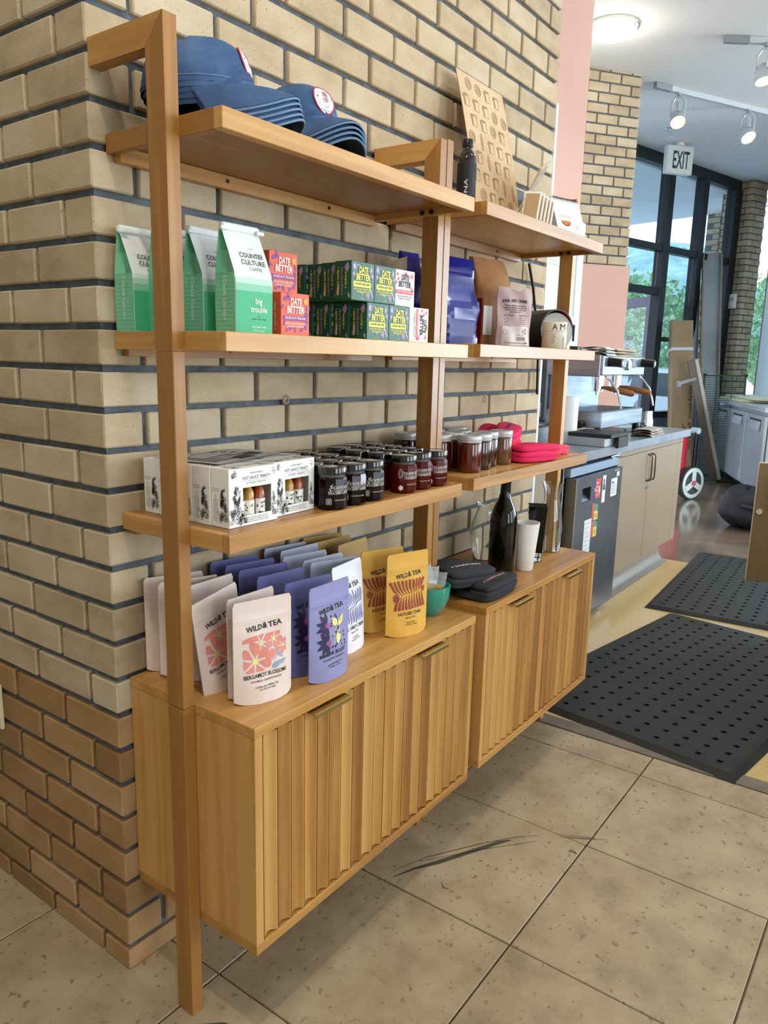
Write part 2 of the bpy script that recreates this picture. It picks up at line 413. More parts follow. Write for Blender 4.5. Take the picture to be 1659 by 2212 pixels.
# brick wall behind the shelves: front face y = 0, x 0..1.893
wb = S(M().box(.011, 1.885, .011, .24, 0, CZ), 'wall_back', MORTAR)
def cols_back(k):
    out = []; full = BL - JM
    if k % 2 == 0: out.append((TR(0, 0), full, HB)); x = BL
    else: out.append((TR(0, 0), HB, full)); x = BL / 2
    while x < 1.87:
        w = min(full, 1.893 - x); out.append((TR(x, jit()), w, .05)); x += BL
    return out
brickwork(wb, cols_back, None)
for hx, hz in ((.492, 1.217), (1.463, 1.19)): P(M().lathe([(.013, -.0015), (.012, .001), (.006, .0012), (.005, -.008), (.001, -.008)], 14).xf(Matrix.Translation((hx, 0, hz)) @ Matrix.Rotation(R(90), 4, 'X')), 'drilled_hole', flat('#8d7f70', .9), wb)
# its return on the left: face x = 0, running back
wl = S(M().box(.011, .24, .24, 2.6, 0, CZ), 'wall_left', MORTAR)
def cols_left(k):
    out = []; y = BL if k % 2 else BL / 2
    while y < 2.5: out.append((TR(.05 + jit(), y, 90), BL - JM, .05)); y += BL
    return out
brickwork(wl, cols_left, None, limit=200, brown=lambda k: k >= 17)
o = S(M().cbox(-.009, 0, .46, .535, .42, .535, .002), 'trim_1', flat('#d9cfae', .5)); o.location = (-.001, 0, 0)   # pale cover plate at the picture's left edge
S(M().box(1.893, 1.909, .0, .235, 0, 2.23), 'trim_2', flat('#e6eef2', .4))                       # white edge strip on the wall end
# kitchen wall, pink, behind the counter
S(M().box(1.62, 4.31, .90, 1.02, 0, CZ), 'wall_kitchen', PINK)
S(M().box(1.62, 1.70, .24, .90, 0, CZ), 'wall_alcove', PINK)
# brick pier beyond the counter, turned 36 degrees
pr = bpy.data.objects.new('wall_pier', M().box(-.86, -.011, .011, .38, 0, CZ).mesh('wall_pier', [MORTAR], 0)); COL.objects.link(pr); pr['kind'] = 'structure'
pr.location = (5.79, 1.065, 0); pr.rotation_euler = (0, 0, R(-36)); bpy.context.view_layer.update()
def cols_pier(k):
    out = []; x = -(BL - JM) if k % 2 == 0 else -HB
    out.append((TR(x, 0), -x, .18 if k % 2 else HB)); x -= JM
    while x > -.84:
        w = min(BL - JM, x + .86); out.append((TR(x - w, jit()), w, .05)); x -= BL
    return out
brickwork(pr, cols_pier, None, limit=160, hide=lambda p: p.z < 2.1, brown=lambda k: False)
o = S(M().cbox(-.75, .012, -.028, -.012, .95, 2.13, .002), 'panel_board', PINK, pr, 0)
# second pier in the far corner (two brick faces)
WA = -14
p2 = bpy.data.objects.new('wall_corner_pier', M().box(.011, .32, .011, .42, 0, CZ).mesh('p2', [MORTAR], 0)); COL.objects.link(p2); p2['kind'] = 'structure'
p2.location = (9.985, 1.015, 0); p2.rotation_euler = (0, 0, R(-20)); bpy.context.view_layer.update()
def cols_p2(k):
    full = BL - JM
    if k % 2 == 0: return [(TR(0, 0), full, HB), (TR(BL, 0), .12, .05), (TR(.05, BL / 2, 90), full, .05), (TR(.05, BL * 1.5, 90), .1, .05)]
    return [(TR(0, 0), HB, full), (TR(BL / 2, 0), full, .05), (TR(.05, BL, 90), full, .05)]
brickwork(p2, cols_p2, None, limit=190, brown=lambda k: False)
# floors
fl = S(M().box(-4, 1.655, -7, 2.6, -.1, -.012), 'floor', GROUT)
tm = [M().cbox(-.2302, .2302, -.2302, .2302, -.014, 0, .0018).mesh('floor_tile', [TILE], 30)]
TP = .4643
for i in range(-8, 5):
    for j in range(-12, 7):
        x0, y0 = .112 + (i - 1) * TP, -.158 + (j - 1) * TP
        xc, yc = x0 + TP / 2, y0 + TP / 2
        if xc - .23 > 1.63: continue
        w1 = min(x0 + TP, 1.645)
        if w1 < x0 + TP - .01: me = M().cbox(-.2302, w1 - xc, -.2302, .2302, -.014, 0, .0018).mesh('floor_tile', [TILE], 30)
        else: me = tm[0]
        o = bpy.data.objects.new('floor_tile', me); COL.objects.link(o); o.parent = fl; o.location = (xc, yc, random.uniform(-.0006, .0004))
S(M().cbox(1.65, 1.72, -7, .0, -.02, .003, .002), 'trim_3', noisy('threshold_strip', [(.3, '#6b6258'), (.7, '#84796b')], (9, 9, 9), 4, .6))
S(M().box(1.72, 4.46, -7, 2.6, -.1, 0), 'floor', TERRA)
S(M().box(4.462, 11.3, -7, 2.6, -.1, -.0005), 'floor', CONC)
# scuffs on the tiles
SCF = flat('#4f4a40', .6, name='dark_scuff')
def scuff(pts, w): PR('scuff_mark', ribbon(pts, w), SCF, fl, lambda u, v: (u, v, .0009))
scuff([(.60, -.275), (.66, -.30), (.72, -.335), (.78, -.365), (.85, -.40), (.90, -.425), (.93, -.445)], [.002, .008, .014, .014, .013, .014, .004])
scuff([(.62, -.262), (.72, -.30), (.86, -.385), (.95, -.45), (1.0, -.50)], [.001, .0022, .0026, .002, .0008])
scuff([(.70, -.30), (.84, -.40), (.97, -.505)], [.001, .002, .001])
scuff([(1.03, -.545), (1.06, -.60), (1.10, -.66)], [.001, .003, .001]); scuff([(1.045, -.55), (1.085, -.63)], [.001, .002])
scuff([(.985, -.595), (.99, -.61), (.985, -.618)], [.004, .006, .002]); scuff([(.66, -.385), (.645, -.40), (.65, -.415)], [.001, .004, .001])
for k in range(5):
    a = -.17 + k * .022; scuff([(a, -.07 - k * .018), (a + .05, -.115 - k * .02), (a + .11, -.175 - k * .022), (a + .13, -.215 - k * .022)], [.002, .012 - k * .0015, .01, .002])
# ceiling
S(M().prism([(-4, -7), (11.3, -7), (11.3, .6), (10.42, 1.06), (10.05, 1.22), (7.1, 1.94), (5.2, 2.6), (-4, 2.6)], CZ, CZ + .12), 'ceiling', CEIL)
S(M().box(-4.12, -4, -7, 2.6, 0, CZ), 'wall_far_left', flat('#d8cdbb', .8))
S(M().box(-4, .0, 2.6, 2.72, 0, CZ), 'wall_rear', flat('#d8cdbb', .8))
S(M().box(-4, 11.3, -7.12, -7, 0, .5).box(-4, 11.3, -7.12, -7, 3.2, CZ).box(-4, -2.5, -7.12, -7, .5, 3.2).box(-.5, 1.0, -7.12, -7, .5, 3.2).box(3.0, 4.5, -7.12, -7, .5, 3.2).box(6.5, 11.3, -7.12, -7, .5, 3.2), 'wall_front', flat('#d8cdbb', .8))  # unseen wall; solid stretches added to darken reflections in glossy goods
# ---------------------------------------------------------------- window wall (local x runs along it, y outwards)
def LW(name, kind='structure'):
    o = bpy.data.objects.new(name, None); COL.objects.link(o); o.location = (10.046, 1.212, 0); o.rotation_euler = (0, 0, R(WA))
    if kind: o['kind'] = kind
    return o
ww = LW('window_1')
for n, a in [('head', (-2.95, 0, -.05, .05, 3.5, CZ)), ('mullion', (-1.70, -1.57, -.06, .06, .72, 3.5)), ('mullion', (-.93, -.81, -.06, .06, .72, 3.5)), ('mullion', (-.16, 0, -.07, .06, 0, 3.5)),
             ('transom', (-2.95, -1.70, -.05, .05, 2.60, 2.675)), ('transom', (-1.57, -.93, -.05, .05, 2.60, 2.675)), ('transom', (-.81, -.16, -.05, .05, 2.60, 2.675)), ('transom', (-2.95, -1.70, -.05, .05, 2.12, 2.20)),
             ('transom', (-1.57, -.93, -.05, .05, 1.60, 1.65)), ('transom', (-.81, -.16, -.05, .05, 1.60, 1.65)), ('sill', (-1.57, -.16, -.06, .06, .70, .77)), ('jamb', (-1.72, -1.57, -.06, .06, 0, .72)), ('jamb', (-2.98, -2.88, -.06, .06, 0, 3.5))]:
    P(M().cbox(*a, .006), n, FRAME, ww)
for a in [(-2.88, -1.72, 2.675, 3.5), (-2.88, -1.72, 2.20, 2.60), (-1.57, -.93, 2.675, 3.5), (-1.57, -.93, 1.65, 2.60), (-1.57, -.93, .77, 1.60), (-.81, -.16, 2.675, 3.5), (-.81, -.16, 1.65, 2.6), (-.81, -.16, .77, 1.6)]:
    P(M().box(a[0], a[1], -.004, .004, a[2], a[3]), 'pane', pane_glass(), ww, 0)
P(M().box(-1.57, -.16, -.04, .04, 0, .70), 'bulkhead', flat('#6f7f8f', .5), ww, 0)
dr = T('door_1', '', ''); del dr['label']; del dr['category']; dr['kind'] = 'structure'
dr.location = (8.43, 1.66, 0); dr.rotation_euler = (0, 0, R(48))
DP = flat('#5f5a72', .45, name='mauve_door_paint')
P(M().cbox(0, .085, -.02, .02, .02, 2.11, .003).cbox(.80, .9, -.02, .02, .02, 2.11, .003).cbox(.085, .80, -.02, .02, 2.0, 2.11, .003).cbox(.085, .80, -.02, .02, .02, .25, .003), 'door_frame', DP, dr)
P(M().box(.085, .80, -.004, .004, .25, 2.0), 'pane', pane_glass(), dr, 0)
P(M().cbox(.83, .86, -.06, -.02, .95, 1.25, .004), 'pull_handle', CHROME, dr)
WD = flat('#f4f6f4', .6, emit=0)
hd = rrect(.40, .98, .56, 1.22, .05)
for i, (a, b) in enumerate([(.41, 1.34), (.45, 1.39), (.49, 1.4), (.53, 1.36)]): hd += rrect(a, 1.15, a + .033, b, .015)
hd += leaf(.55, 1.03, .16, .05, R(50)); hd += ring(.48, 1.22, .30, .012, .32, 30, 290, 20) + ring(.48, 1.22, .30, .012, .32, 12, 130, 200)
hd += line('KNEADED', .48, 1.50, .07, .36, .012, 0, .05)
PR('window_lettering', [tuple((.96 - p[0], p[1]) for p in t) for t in hd], WD, dr, face((0, -.0046, 0), (1, 0, 0), (0, 0, 1), (0, -1, 0)))
# outside: canopy, outer frame, brick pier, ground
ou = LW('canopy', None); tag(ou, 'pale blue flat canopy over the entrance outside the window', 'canopy')
P(M().box(-6, 1.2, .1, 3.0, 3.5, 3.64), 'soffit', flat('#f2f8fa', .7), ou, 0); P(M().cbox(-6, 1.2, 2.9, 3.05, 3.36, 3.64, .01), 'fascia', flat('#5a6470', .5), ou)
bl = flat('#53688c', .45, name='blue_steel')
oz = LW('outdoor_screen', None); tag(oz, 'blue steel framed glass screen standing outside the window', 'screen')
for x in (-3.6, -2.1, -.35): P(M().cbox(x, x + .06, 2.2, 2.26, 0, 3.34, .004), 'post', bl, oz)
for z in (.45, 1.25, 2.55): P(M().cbox(-4.5, .6, 2.21, 2.25, z, z + .06, .004), 'rail', bl, oz)
p3 = bpy.data.objects.new('wall_outdoor_pier', M().box(.011, .45, .011, .5, 0, 3.5).mesh('p3', [MORTAR], 0)); COL.objects.link(p3); p3['kind'] = 'structure'
p3.location = (11.30, 1.42, 0); p3.rotation_euler = (0, 0, R(WA)); bpy.context.view_layer.update()
def cols_p3(k):
    full = BL - JM
    if k % 2 == 0: return [(TR(0, 0), full, HB), (TR(BL, 0), full, .05), (TR(.05, BL / 2, 90), full, .05), (TR(.05, BL * 1.5, 90), full, .05)]
    return [(TR(0, 0), HB, full), (TR(BL / 2, 0), full, .05), (TR(BL * 1.5, 0), .1, .05), (TR(.05, BL, 90), full, .05)]
brickwork(p3, cols_p3, None, 3.5, limit=120, brown=lambda k: False)
S(M().box(11.3, 140, -40, 110, -.3, -.12).box(-10, 11.3, 2.62, 110, -.3, -.12), 'ground', noisy('asphalt', [(.3, '#b4b8ba'), (.7, '#cbcecf')], (1, 1, 1), 6, .9))
S(M().cbox(15.5, 15.8, -2, 14, -.12, .06, .02), 'trim_4', flat('#c2405a', .7))
# right-hand wall with the shaded window
rw = bpy.data.objects.new('wall_right', None); COL.objects.link(rw); rw['kind'] = 'structure'; rw.location = (10.42, .80, 0); rw.rotation_euler = (0, 0, R(204))
P(M().box(0, 3.1, 0, .2, 0, .8).box(0, 3.1, 0, .2, 3.5, CZ), 'wall_panel', flat('#c9c2b4', .8), rw, 0)
P(M().cbox(0, .09, -.03, .1, .8, 3.5, .005).cbox(.09, 3.1, -.03, .1, 3.42, 3.5, .005), 'window_frame', FRAME, rw)
P(M().box(.09, 3.1, .05, .06, .8, 3.42), 'pane', pane_glass(), rw, 0)
sh = bpy.data.objects.new('roller_shade', None); COL.objects.link(sh); tag(sh, 'white roller shade pulled down over the right window', 'blind')
sh.location = rw.location; sh.rotation_euler = rw.rotation_euler
sm_ = shade_cloth()
P(M().box(.14, 3.05, -.045, -.042, .9, 3.36), 'shade_fabric', sm_, sh, 0); P(M().cbox(.1, 3.08, -.12, -.035, 3.3, 3.42, .006), 'cassette', WHITE, sh)
S(M().box(7.0, 7.15, -7, -.42, 0, .5), 'wall_side', flat('#c9c2b4', .8))
# greenery and car beyond the glass
LEAF = noisy('foliage', [(.3, '#5d8a63'), (.5, '#86ad7c'), (.7, '#bcd2a4')], (1.5, 1.5, 1.5), 5, .7, 0, 1, .2)
HILL = noisy('wooded_hill', [(.3, '#6d8f92'), (.5, '#8fb0ac'), (.75, '#bcd3c6')], (.5, .5, .9), 10, .95)  # distance haze is mixed into these blue-green tones
BARK = flat('#5b4a3c', .9)
def tree(loc, hgt, rad, label, seed, group='trees across the parking lot'):
    rr = random.Random(seed); t = T('tree', label, 'tree', loc, rr.uniform(0, 360), group)
    P(M().tube([(0, 0, 0), (.05, 0, hgt * .3), (0, .1, hgt * .6)], [.16, .13, .06], 8), 'trunk', BARK, t)
    m = M()
    for _ in range(5200):
        u, v = rr.uniform(0, 2 * pi), rr.uniform(-1, 1); q = rr.uniform(.6, 1.05); s_ = sqrt(1 - v * v)
        bump = 1 + .22 * sin(3 * u + seed) * sin(4 * v)
        p = Vector((rad * q * s_ * cos(u) * bump, rad * q * s_ * sin(u) * bump, hgt * .58 + hgt * .42 * v * q))
        a = Vector((rr.uniform(-1, 1), rr.uniform(-1, 1), rr.uniform(-1, 1))).normalized(); b = a.orthogonal().normalized(); w = rr.uniform(.04, .10)
        m.add([p - a * w, p + b * w * .6, p + a * w, p - b * w * .6], [(0, 1, 2, 3)])
    f = P(m, 'foliage', LEAF, t, 0); f['kind'] = 'stuff'; return t
tree((18.5, 5.3, -.12), 3.6, 2.0, 'bushy light green tree seen through the glass of the mauve door', 3)
tree((22.5, 2.6, -.12), 3.9, 2.0, 'green tree seen through the middle window beside the cardboard box', 5)
tree((22.5, 8.2, -.12), 4.6, 2.2, 'green tree farthest right behind the blue steel screen', 8)
from mathutils import noise as NZ
hm = M(); rr = random.Random(4)
for i, (hx, hy, hr, hz) in enumerate([(62, 17, 13, 11.5), (74, 6, 17, 12), (80, 28, 18, 15), (58, 34, 16, 9)]):
    def hf(u, v):
        p = Vector((hx + hr * cos(2 * pi * u) * cos(v * pi / 2), hy + hr * .6 * sin(2 * pi * u) * cos(v * pi / 2), -1 + hz * sin(v * pi / 2)))
        return p * (1 + .012 * NZ.noise(p * .35) + .010 * NZ.noise(p * .9) + .006 * NZ.noise(p * 2.1))
    hm.grid(hf, 150, 50, 0, True)
hl = P(hm, 'hillside', HILL, None, 60); hl['kind'] = 'structure'
ct = T('car', 'pale silver car parked outside beyond the window', 'car', (13.6, 2.75, -.12), 75)
cb = [(-2.2, .35), (-2.15, .75), (-1.3, .9), (-.75, 1.36), (.75, 1.4), (1.5, .95), (2.1, .85), (2.25, .4), (2.1, .28), (-2.1, .28)]
P(M().prism(cb, -.85, .85, 'y'), 'car_body', flat('#c9d3da', .25, .3, .5), ct, 25)
P(M().prism([(-1.15, .9), (-.7, 1.3), (.68, 1.33), (1.3, .95)], -.86, .86, 'y'), 'side_window', flat('#39474f', .1, .2), ct, 0)
for x in (-1.35, 1.35):
    for y in (-.8, .8): P(M().tube([(x, y - .1, .32), (x, y + .1, .32)], .32, 20), 'wheel', flat('#222427', .6), ct)
for i, (x, y, w) in enumerate([(11.9, 2.75, 'nearest the door'), (12.3, 1.75, 'farther right outside')]):
    a = T('bike_rack', 'grey looped steel bike rack %s' % w, 'bike rack', (x, y, -.12), -14)
    P(M().tube([(-.3, 0, 0)] + [(-.3 * cos(t), 0, .6 + .3 * sin(t)) for t in [pi * i / 12 for i in range(13)]] + [(.3, 0, 0)], .035, 10), 'loop', flat('#9aa0a8', .35, .9), a)
# ================================================================ SHELVING UNITS
S1, S2, S3, CT = 1.6956, 1.356, 1.0126, .6721
XL, XR = .0311, .8169
PT = .0268
def unit(name, label, x0, dz, xr, pr):
    t = T(name, label, 'shelf unit', (x0, 0, dz), 0, 'wall shelving units')
    xl = XL - .0; w = xr
    for side, px in (('l', .0043), ('r', pr)):
        m = M()
        zs = [0, .668, 1.3225, 1.80] if side == 'l' else [0, .668, 1.80]
        for a, b in zip(zs[:-2], zs[1:-1]): m.cbox(px, px + PT, -.2009, -.1553, a + (.0008 if a else 0), b, .0015)
        k = len(m.v); a = zs[-2] + .0008
        m.prism([(-.2009, a), (-.1553, a), (-.1553, 1.7962), (-.2009, 1.8416)], px, px + PT, 'x')
        P(m, 'post', WZ if side == 'l' else wood('z'), t)
        m = M().prism([(-.1545, 1.7962), (-.0005, 1.7962), (-.0005, 1.8418), (-.2001, 1.8418)], px, px + PT, 'x')
        P(m, 'wall_arm', WY, t)
    for z in (S1, S2, S3):
        m = M().cbox(xl, w, -.3029, -.283, z - .0324, z, .0012)
        b = P(m, 'shelf_board', WX, t)
        P(M().box(xl + .015, w - .015, -.283, -.002, z - .018, z - .0006), 'shelf_panel', wood('x'), b, 0)
        P(M().cbox(xl, xl + .016, -.283, -.001, z - .0324, z, .0008), 'end_cleat', wood('y'), b)
        P(M().cbox(w - .016, w, -.283, -.001, z - .0324, z, .0008), 'end_cleat', wood('y'), b)
        P(M().cbox(xl + .016, w - .016, -.02, -.002, z - .045, z - .0185, .0008), 'back_rail', wood('x'), b)
        for yy in (-.193, -.166):
            P(M().tube([(w - .0162, yy, z - .025), (w - .021, yy, z - .025)], [.0062, .005], 14), 'bolt', BLACK, b)
        for xx in (.3, .62):
            P(M().tube([(xx, -.0202, z - .03), (xx, -.0215, z - .03)], .004, 10), 'screw_hole', BLACK, b)
    # cabinet
    cx0, cx1, cy, zt, zb = XL + .001, w - .002, -.3583, CT, .2071
    P(M().cbox(cx0 - .001, cx1 + .006, cy - .001, -.002, zt - .02, zt, .001), 'cabinet_top', WX, t)
    P(M().cbox(cx0, cx1 + .004, cy, -.002, zb, zb + .021, .001), 'cabinet_bottom', WX, t)
    P(M().cbox(cx0, cx0 + .019, cy, -.002, zb + .0212, zt - .0203, .0008), 'cabinet_side', WZ, t)
    P(M().cbox(cx1 - .015, cx1 + .004, cy, -.002, zb + .0212, zt - .0203, .0008), 'cabinet_side', WZ, t)
    P(M().box(cx0 + .019, cx1 - .015, -.012, -.004, zb + .021, zt - .02), 'cabinet_back', wood('z'), t, 0)
    da, dc = cx0 + .0205, cx1 - .0165; dm = (da + dc) / 2
    for d0, d1 in ((da, dm - .001), (dm + .001, dc)):
        ns = 10; pw = (d1 - d0) / ns; z0, z1 = zb + .024, zt - .0235
        dd = P(M().box(d0, d1, cy + .014, cy + .026, z0, z1), 'door', wood('z'), t, 0)
        prof = [(0, .0135)]
        for i in range(9):
            q = i / 8; prof.append((pw * (.03 + .87 * q), .0006 + .0115 * (sin(pi * min(1, q * 1.0)) ** .9) * (.55 + .45 * q)))
        prof += [(pw * .965, .0004), (pw * .985, .0135)]
        me = M().prism(prof, z0, z1, 'z').mesh('slat', [WZ], 25)
        for i in range(ns):
            o = P(me, 'slat', None, dd); o.location = (d0 + i * pw, cy, 0)
        hc = d0 + (d1 - d0) * .5 - .008
        hx0 = hc - .055
        P(M().cbox(hx0, hx0 + .112, cy - .016, cy + .004, zt - .0262, zt - .0236, .0008).cbox(hx0, hx0 + .112, cy - .018, cy - .0155, zt - .0325, zt - .0236, .0008), 'handle', BRASS, dd)
    return t
unit('shelving_unit', 'oak wall shelf unit with fluted cabinet nearest the camera, caps and tea pouches on it', 0, 0, XR, XR + .0028)
unit('shelving_unit', 'oak wall shelf unit with fluted cabinet farther along the wall, dark bottle on its cabinet', .8464, .0042, XR - .009, XR - .0075)
# ================================================================ TEA POUCHES on the near cabinet
PW, PH = .125, .2
def pouch_fn(d, lean=0, seed=0, w=PW, hh=PH):
    rr = random.Random(seed); ph = [rr.uniform(0, 6) for _ in range(4)]
    def fn(u, t, side=-1):                      # u in -.5...5 across, t 0..1 up
        a = min(1, abs(2 * u)); prof = max(0, 1 - a ** 2.4)
        D = d / 2 * max(0, 1 - t / .86) ** .85 * prof * (1 - .12 * (t > 0) * (1 - abs(2 * t - 1))) + .0011
        D += .0010 * sin(9 * u + 14 * t + ph[0]) * prof * (t < .74) * min(1, t * 8) + .0007 * sin(23 * u - 9 * t + ph[1]) * prof * (t < .74)
        if abs(t - .80) < .012: D += .0007
        z = hh * t + .006 * a ** 6 * (1 - t) ** 8
        hw = w * u
        if t > .97: hw *= 1 - .06 * ((t - .97) / .03) ** 2 * (a > .9)
        return Vector((hw, side * D + lean * hh * t * t, z))
    return fn
def pouch_mesh(fn):
    m = M(); nu, nv = 14, 26
    m.grid(lambda u, v: fn(u - .5, v, -1), nu, nv)
    m.grid(lambda u, v: fn(.5 - u, v, 1), nu, nv)
    k = (nu + 1) * (nv + 1)
    for j in range(nv):
        for a, b in ((0, nu), (nu, 0)):
            m.f.append((j * (nu + 1) + a, (j + 1) * (nu + 1) + a, k + (j + 1) * (nu + 1) + b, k + j * (nu + 1) + b)[::1 if a == 0 else -1]); m.m.append(0)
    for i in range(nu):
        m.f.append((i, k + nu - i, k + nu - i - 1, i + 1)); m.m.append(0)
        q = nv * (nu + 1); m.f.append((q + i, q + i + 1, k + q + nu - i - 1, k + q + nu - i)); m.m.append(0)
    return m
def petals(cx, cy, n, r, x0, y0, x1, y1, gap=.12, rot=0, inner=.006):
    out = []
    for i in range(n):
        a0, a1 = rot + 2 * pi * i / n + gap * .5, rot + 2 * pi * (i + 1) / n - gap * .5; pts = []
        am = (a0 + a1) / 2
        pts.append((cx + inner * cos(am), cy + inner * sin(am)))
        for j in range(9):
            q = j / 8; a = a0 + (a1 - a0) * q
            rr_ = r * (1 - .26 * abs(2 * q - 1) ** 4)
            ex = min([abs((x1 - cx) / cos(a)) if cos(a) > 1e-6 else 9, abs((x0 - cx) / cos(a)) if cos(a) < -1e-6 else 9, abs((y1 - cy) / sin(a)) if sin(a) > 1e-6 else 9, abs((y0 - cy) / sin(a)) if sin(a) < -1e-6 else 9])
            rr_ = max(inner * 1.3, min(rr_, ex)); pts.append((cx + rr_ * cos(a), cy + rr_ * sin(a)))
        out += poly(pts)
    return out
def art_bergamot():
    X0, X1, Y0, Y1 = -.045, .045, .062, .132
    co = petals(-.022, .082, 7, .034, X0, Y0, X1, Y1, .16, .2) + petals(-.008, .116, 7, .024, X0, Y0, X1, Y1, .2, .1, .005) + petals(.020, .119, 6, .019, X0, Y0, X1, Y1, .2, .3, .004)
    co += petals(.040, .102, 7, .017, X0, Y0, X1 + .003, Y1, .22, .5, .003)
    co += poly([(-.045, .126), (-.03, .131), (-.016, .128), (-.02, .121), (-.045, .119)]) + poly([(-.002, .090), (.012, .101), (.022, .098), (.026, .088), (.015, .083), (.003, .082)])
    ye = ell(-.022, .082, .0062) + ell(-.008, .116, .0036) + ell(.020, .119, .0034) + ell(.040, .102, .0024, .003)
    bu = ribbon([(.002, .098), (.008, .106), (.017, .108), (.025, .103), (.027, .094), (.031, .086), (.040, .080)], [.001, .003, .004, .0035, .0022, .003, .001])
    bu += ribbon([(.006, .078), (.018, .080), (.028, .086)], [.001, .0015, .001]) + leaf(.012, .063, .026, .011, .45) + leaf(.03, .068, .018, .008, .35) + leaf(.027, .092, .017, .006, -.9)
    return [('coral', '#e0897c', co), ('yellow', '#e7dc7e', ye), ('blue', '#8fa6c2', bu)]
def art_immune():
    dk = []; mg = []
    for cy in (.115, .078):
        for i in range(6):
            a = R(95 + 34 * i); dk += leaf(-.016 + .004 * cos(a), cy + .004 * sin(a), .024 + .004 * (i in (1, 2, 3)), .0105, a)
        mg += ell(-.013, cy - .002, .005, .007)
    for i in range(26):
        rr_ = random.Random(i * 3 + 1); dk += ell(rr_.uniform(-.006, .043), rr_.uniform(.058, .134), .0021, .0027, 10)
    yl = leaf(.018, .108, .028, .015, 2.4) + leaf(.022, .106, .026, .013, 1.0) + leaf(.012, .07, .03, .013, 1.2) + ribbon([(-.008, .088), (.006, .096), (.02, .108), (.034, .13)], .0016) + ribbon([(-.002, .07), (.014, .09), (.026, .1)], .0014)
    return [('purple', '#2f2350', dk), ('magenta', '#a4508f', mg), ('yellow', '#e5dc86', yl)]
def art_earl():
    st = []
    for i in range(11):
        x = -.045 + .009 * i
        st += ribbon([(x + .004 * sin(i), .136 - .004 * (i % 2)), (x + .003, .122), (x - .003, .112), (x + .002, .102)], [.003, .0055, .0055, .002])
        st += ribbon([(x + .001, .097), (x - .004, .085), (x + .001, .072), (x - .002, .062 + .003 * (i % 2))], [.002, .0055, .006, .003])
    st += ribbon([(-.045, .104), (-.02, .097), (.01, .1), (.045, .107)], .0022)
    return [('lavender', '#8382b4', st)]
def art_chai():
    st = []
    for i in range(10):
        x = -.030 + .0075 * i; q = i / 9
        st += ribbon([(x, .098 + .010 * q), (x + .001 - .014 * (1 - q), .112 + .006 * q), (x + .001 - .026 * (1 - q) + .010 * q, .134)], [.001, .006, .007])
        st += ribbon([(x, .094 + .010 * q), (x + .001 - .010 * (1 - q) + .004 * q, .08), (x - .012 * (1 - q) + .010 * q, .064)], [.001, .006, .0075])
    for i in range(4): st += leaf(-.030, .094, .02, .006, R(150 + 20 * i))
    for i in range(3): st += leaf(.038, .108, .014, .005, R(-40 + 30 * i))
    return [('rust', '#8f3a26', st), ('rust', '#8f3a26', ribbon([(-.034, .088), (-.02, .1), (.01, .103), (.03, .107), (.044, .12)], .0012))]
KINDS = {'bergamot': ('#e3d0c6', art_bergamot, 'BERGAMOT BLOSSOMS', ['ROOIBOS, ORANGE & ROSE', 'LOOSE LEAF HERBAL TEA', '2oz (57g) net weight']),
         'immune': ('#8a89b8', art_immune, 'IMMUNE BOOST', ['ELDERBERRIES, ECHINACEA', 'LOOSE LEAF HERBAL TEA', '3oz (85g) net weight']),
         'immune_dark': ('#62639b', art_immune, 'IMMUNE BOOST', ['ELDERBERRIES, ECHINACEA', 'LOOSE LEAF HERBAL TEA', '3oz (85g) net weight']),  # darker copies of one kind: shade on rear pouches put into the colour
         'earl': ('#e6e4ea', art_earl, 'EARL GREY CREME', ['BLACK TEA', 'LOOSE LEAF', '2.5oz (70.9g) net weight']),
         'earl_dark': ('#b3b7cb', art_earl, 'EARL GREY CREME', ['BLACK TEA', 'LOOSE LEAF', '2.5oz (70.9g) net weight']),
         'chai': ('#d9a63f', art_chai, 'HOUSE CHAI', ['BLACK TEA', 'LOOSE LEAF', '2.5oz (70.9g) net weight']),
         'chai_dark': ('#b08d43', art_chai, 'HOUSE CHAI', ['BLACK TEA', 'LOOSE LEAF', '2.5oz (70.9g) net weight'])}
def pouch(kind, x, y, az, label, d=.036, lean=0, roll=0, detail=True, seed=0, z=CT, group=None):
    colr, art, title, sub = KINDS[kind]
    t = T('tea_pouch', label, 'tea pouch', (x, y, z + .0004), az, group or {'b': 'bergamot tea pouches', 'i': 'violet tea pouches', 'e': 'earl grey tea pouches', 'c': 'yellow chai pouches'}[kind[0]])
    t.rotation_euler = (0, R(roll), R(az))
    fn = pouch_fn(d, lean, seed)
    P(pouch_mesh(fn), 'pouch_body', flat(colr, .55, sheen=.1), t, 50)
    P(M().grid(lambda u, v: fn(u - .5, .785 + .004 * v) + Vector((0, -.0009 - .0006 * sin(pi * v), 0)), 12, 3).grid(lambda u, v: fn(u - .5, .812 + .004 * v) + Vector((0, -.0009 - .0006 * sin(pi * v), 0)), 12, 3), 'zip_seal', flat(colr, .45), t, 60)
    if detail:
        mp = lambda u, v: fn(u / PW, v / PH) + Vector((0, -.0007, 0))
        by = {}
        for n, c, tr in art(): by.setdefault((n, c), []).extend(tr)
        for (n, c), tr in by.items(): PR('printed_artwork', tr, flat(c, .6), t, mp, .012)
        tx = line('WILD', -.020, .141, .0105, .034, .022, .06, 0) + line('&', .003, .1425, .012, .010, .02, .06) + line('TEA', .025, .1435, .0105, .030, .022, .06, 0)
        tx += line(title, 0, .050, .0078, min(.092, .0068 * len(title)), .016, 0, .0012)
        tx += line(sub[0], 0, .0425, .0036, min(.066, .0032 * len(sub[0])), .012) + line(sub[1], 0, .031, .0034, min(.05, .0026 * len(sub[1])), .012) + line(sub[2], 0, .0262, .003, .036, .012)
        PR('lettering', tx, INK, t, mp, .012)
    return t
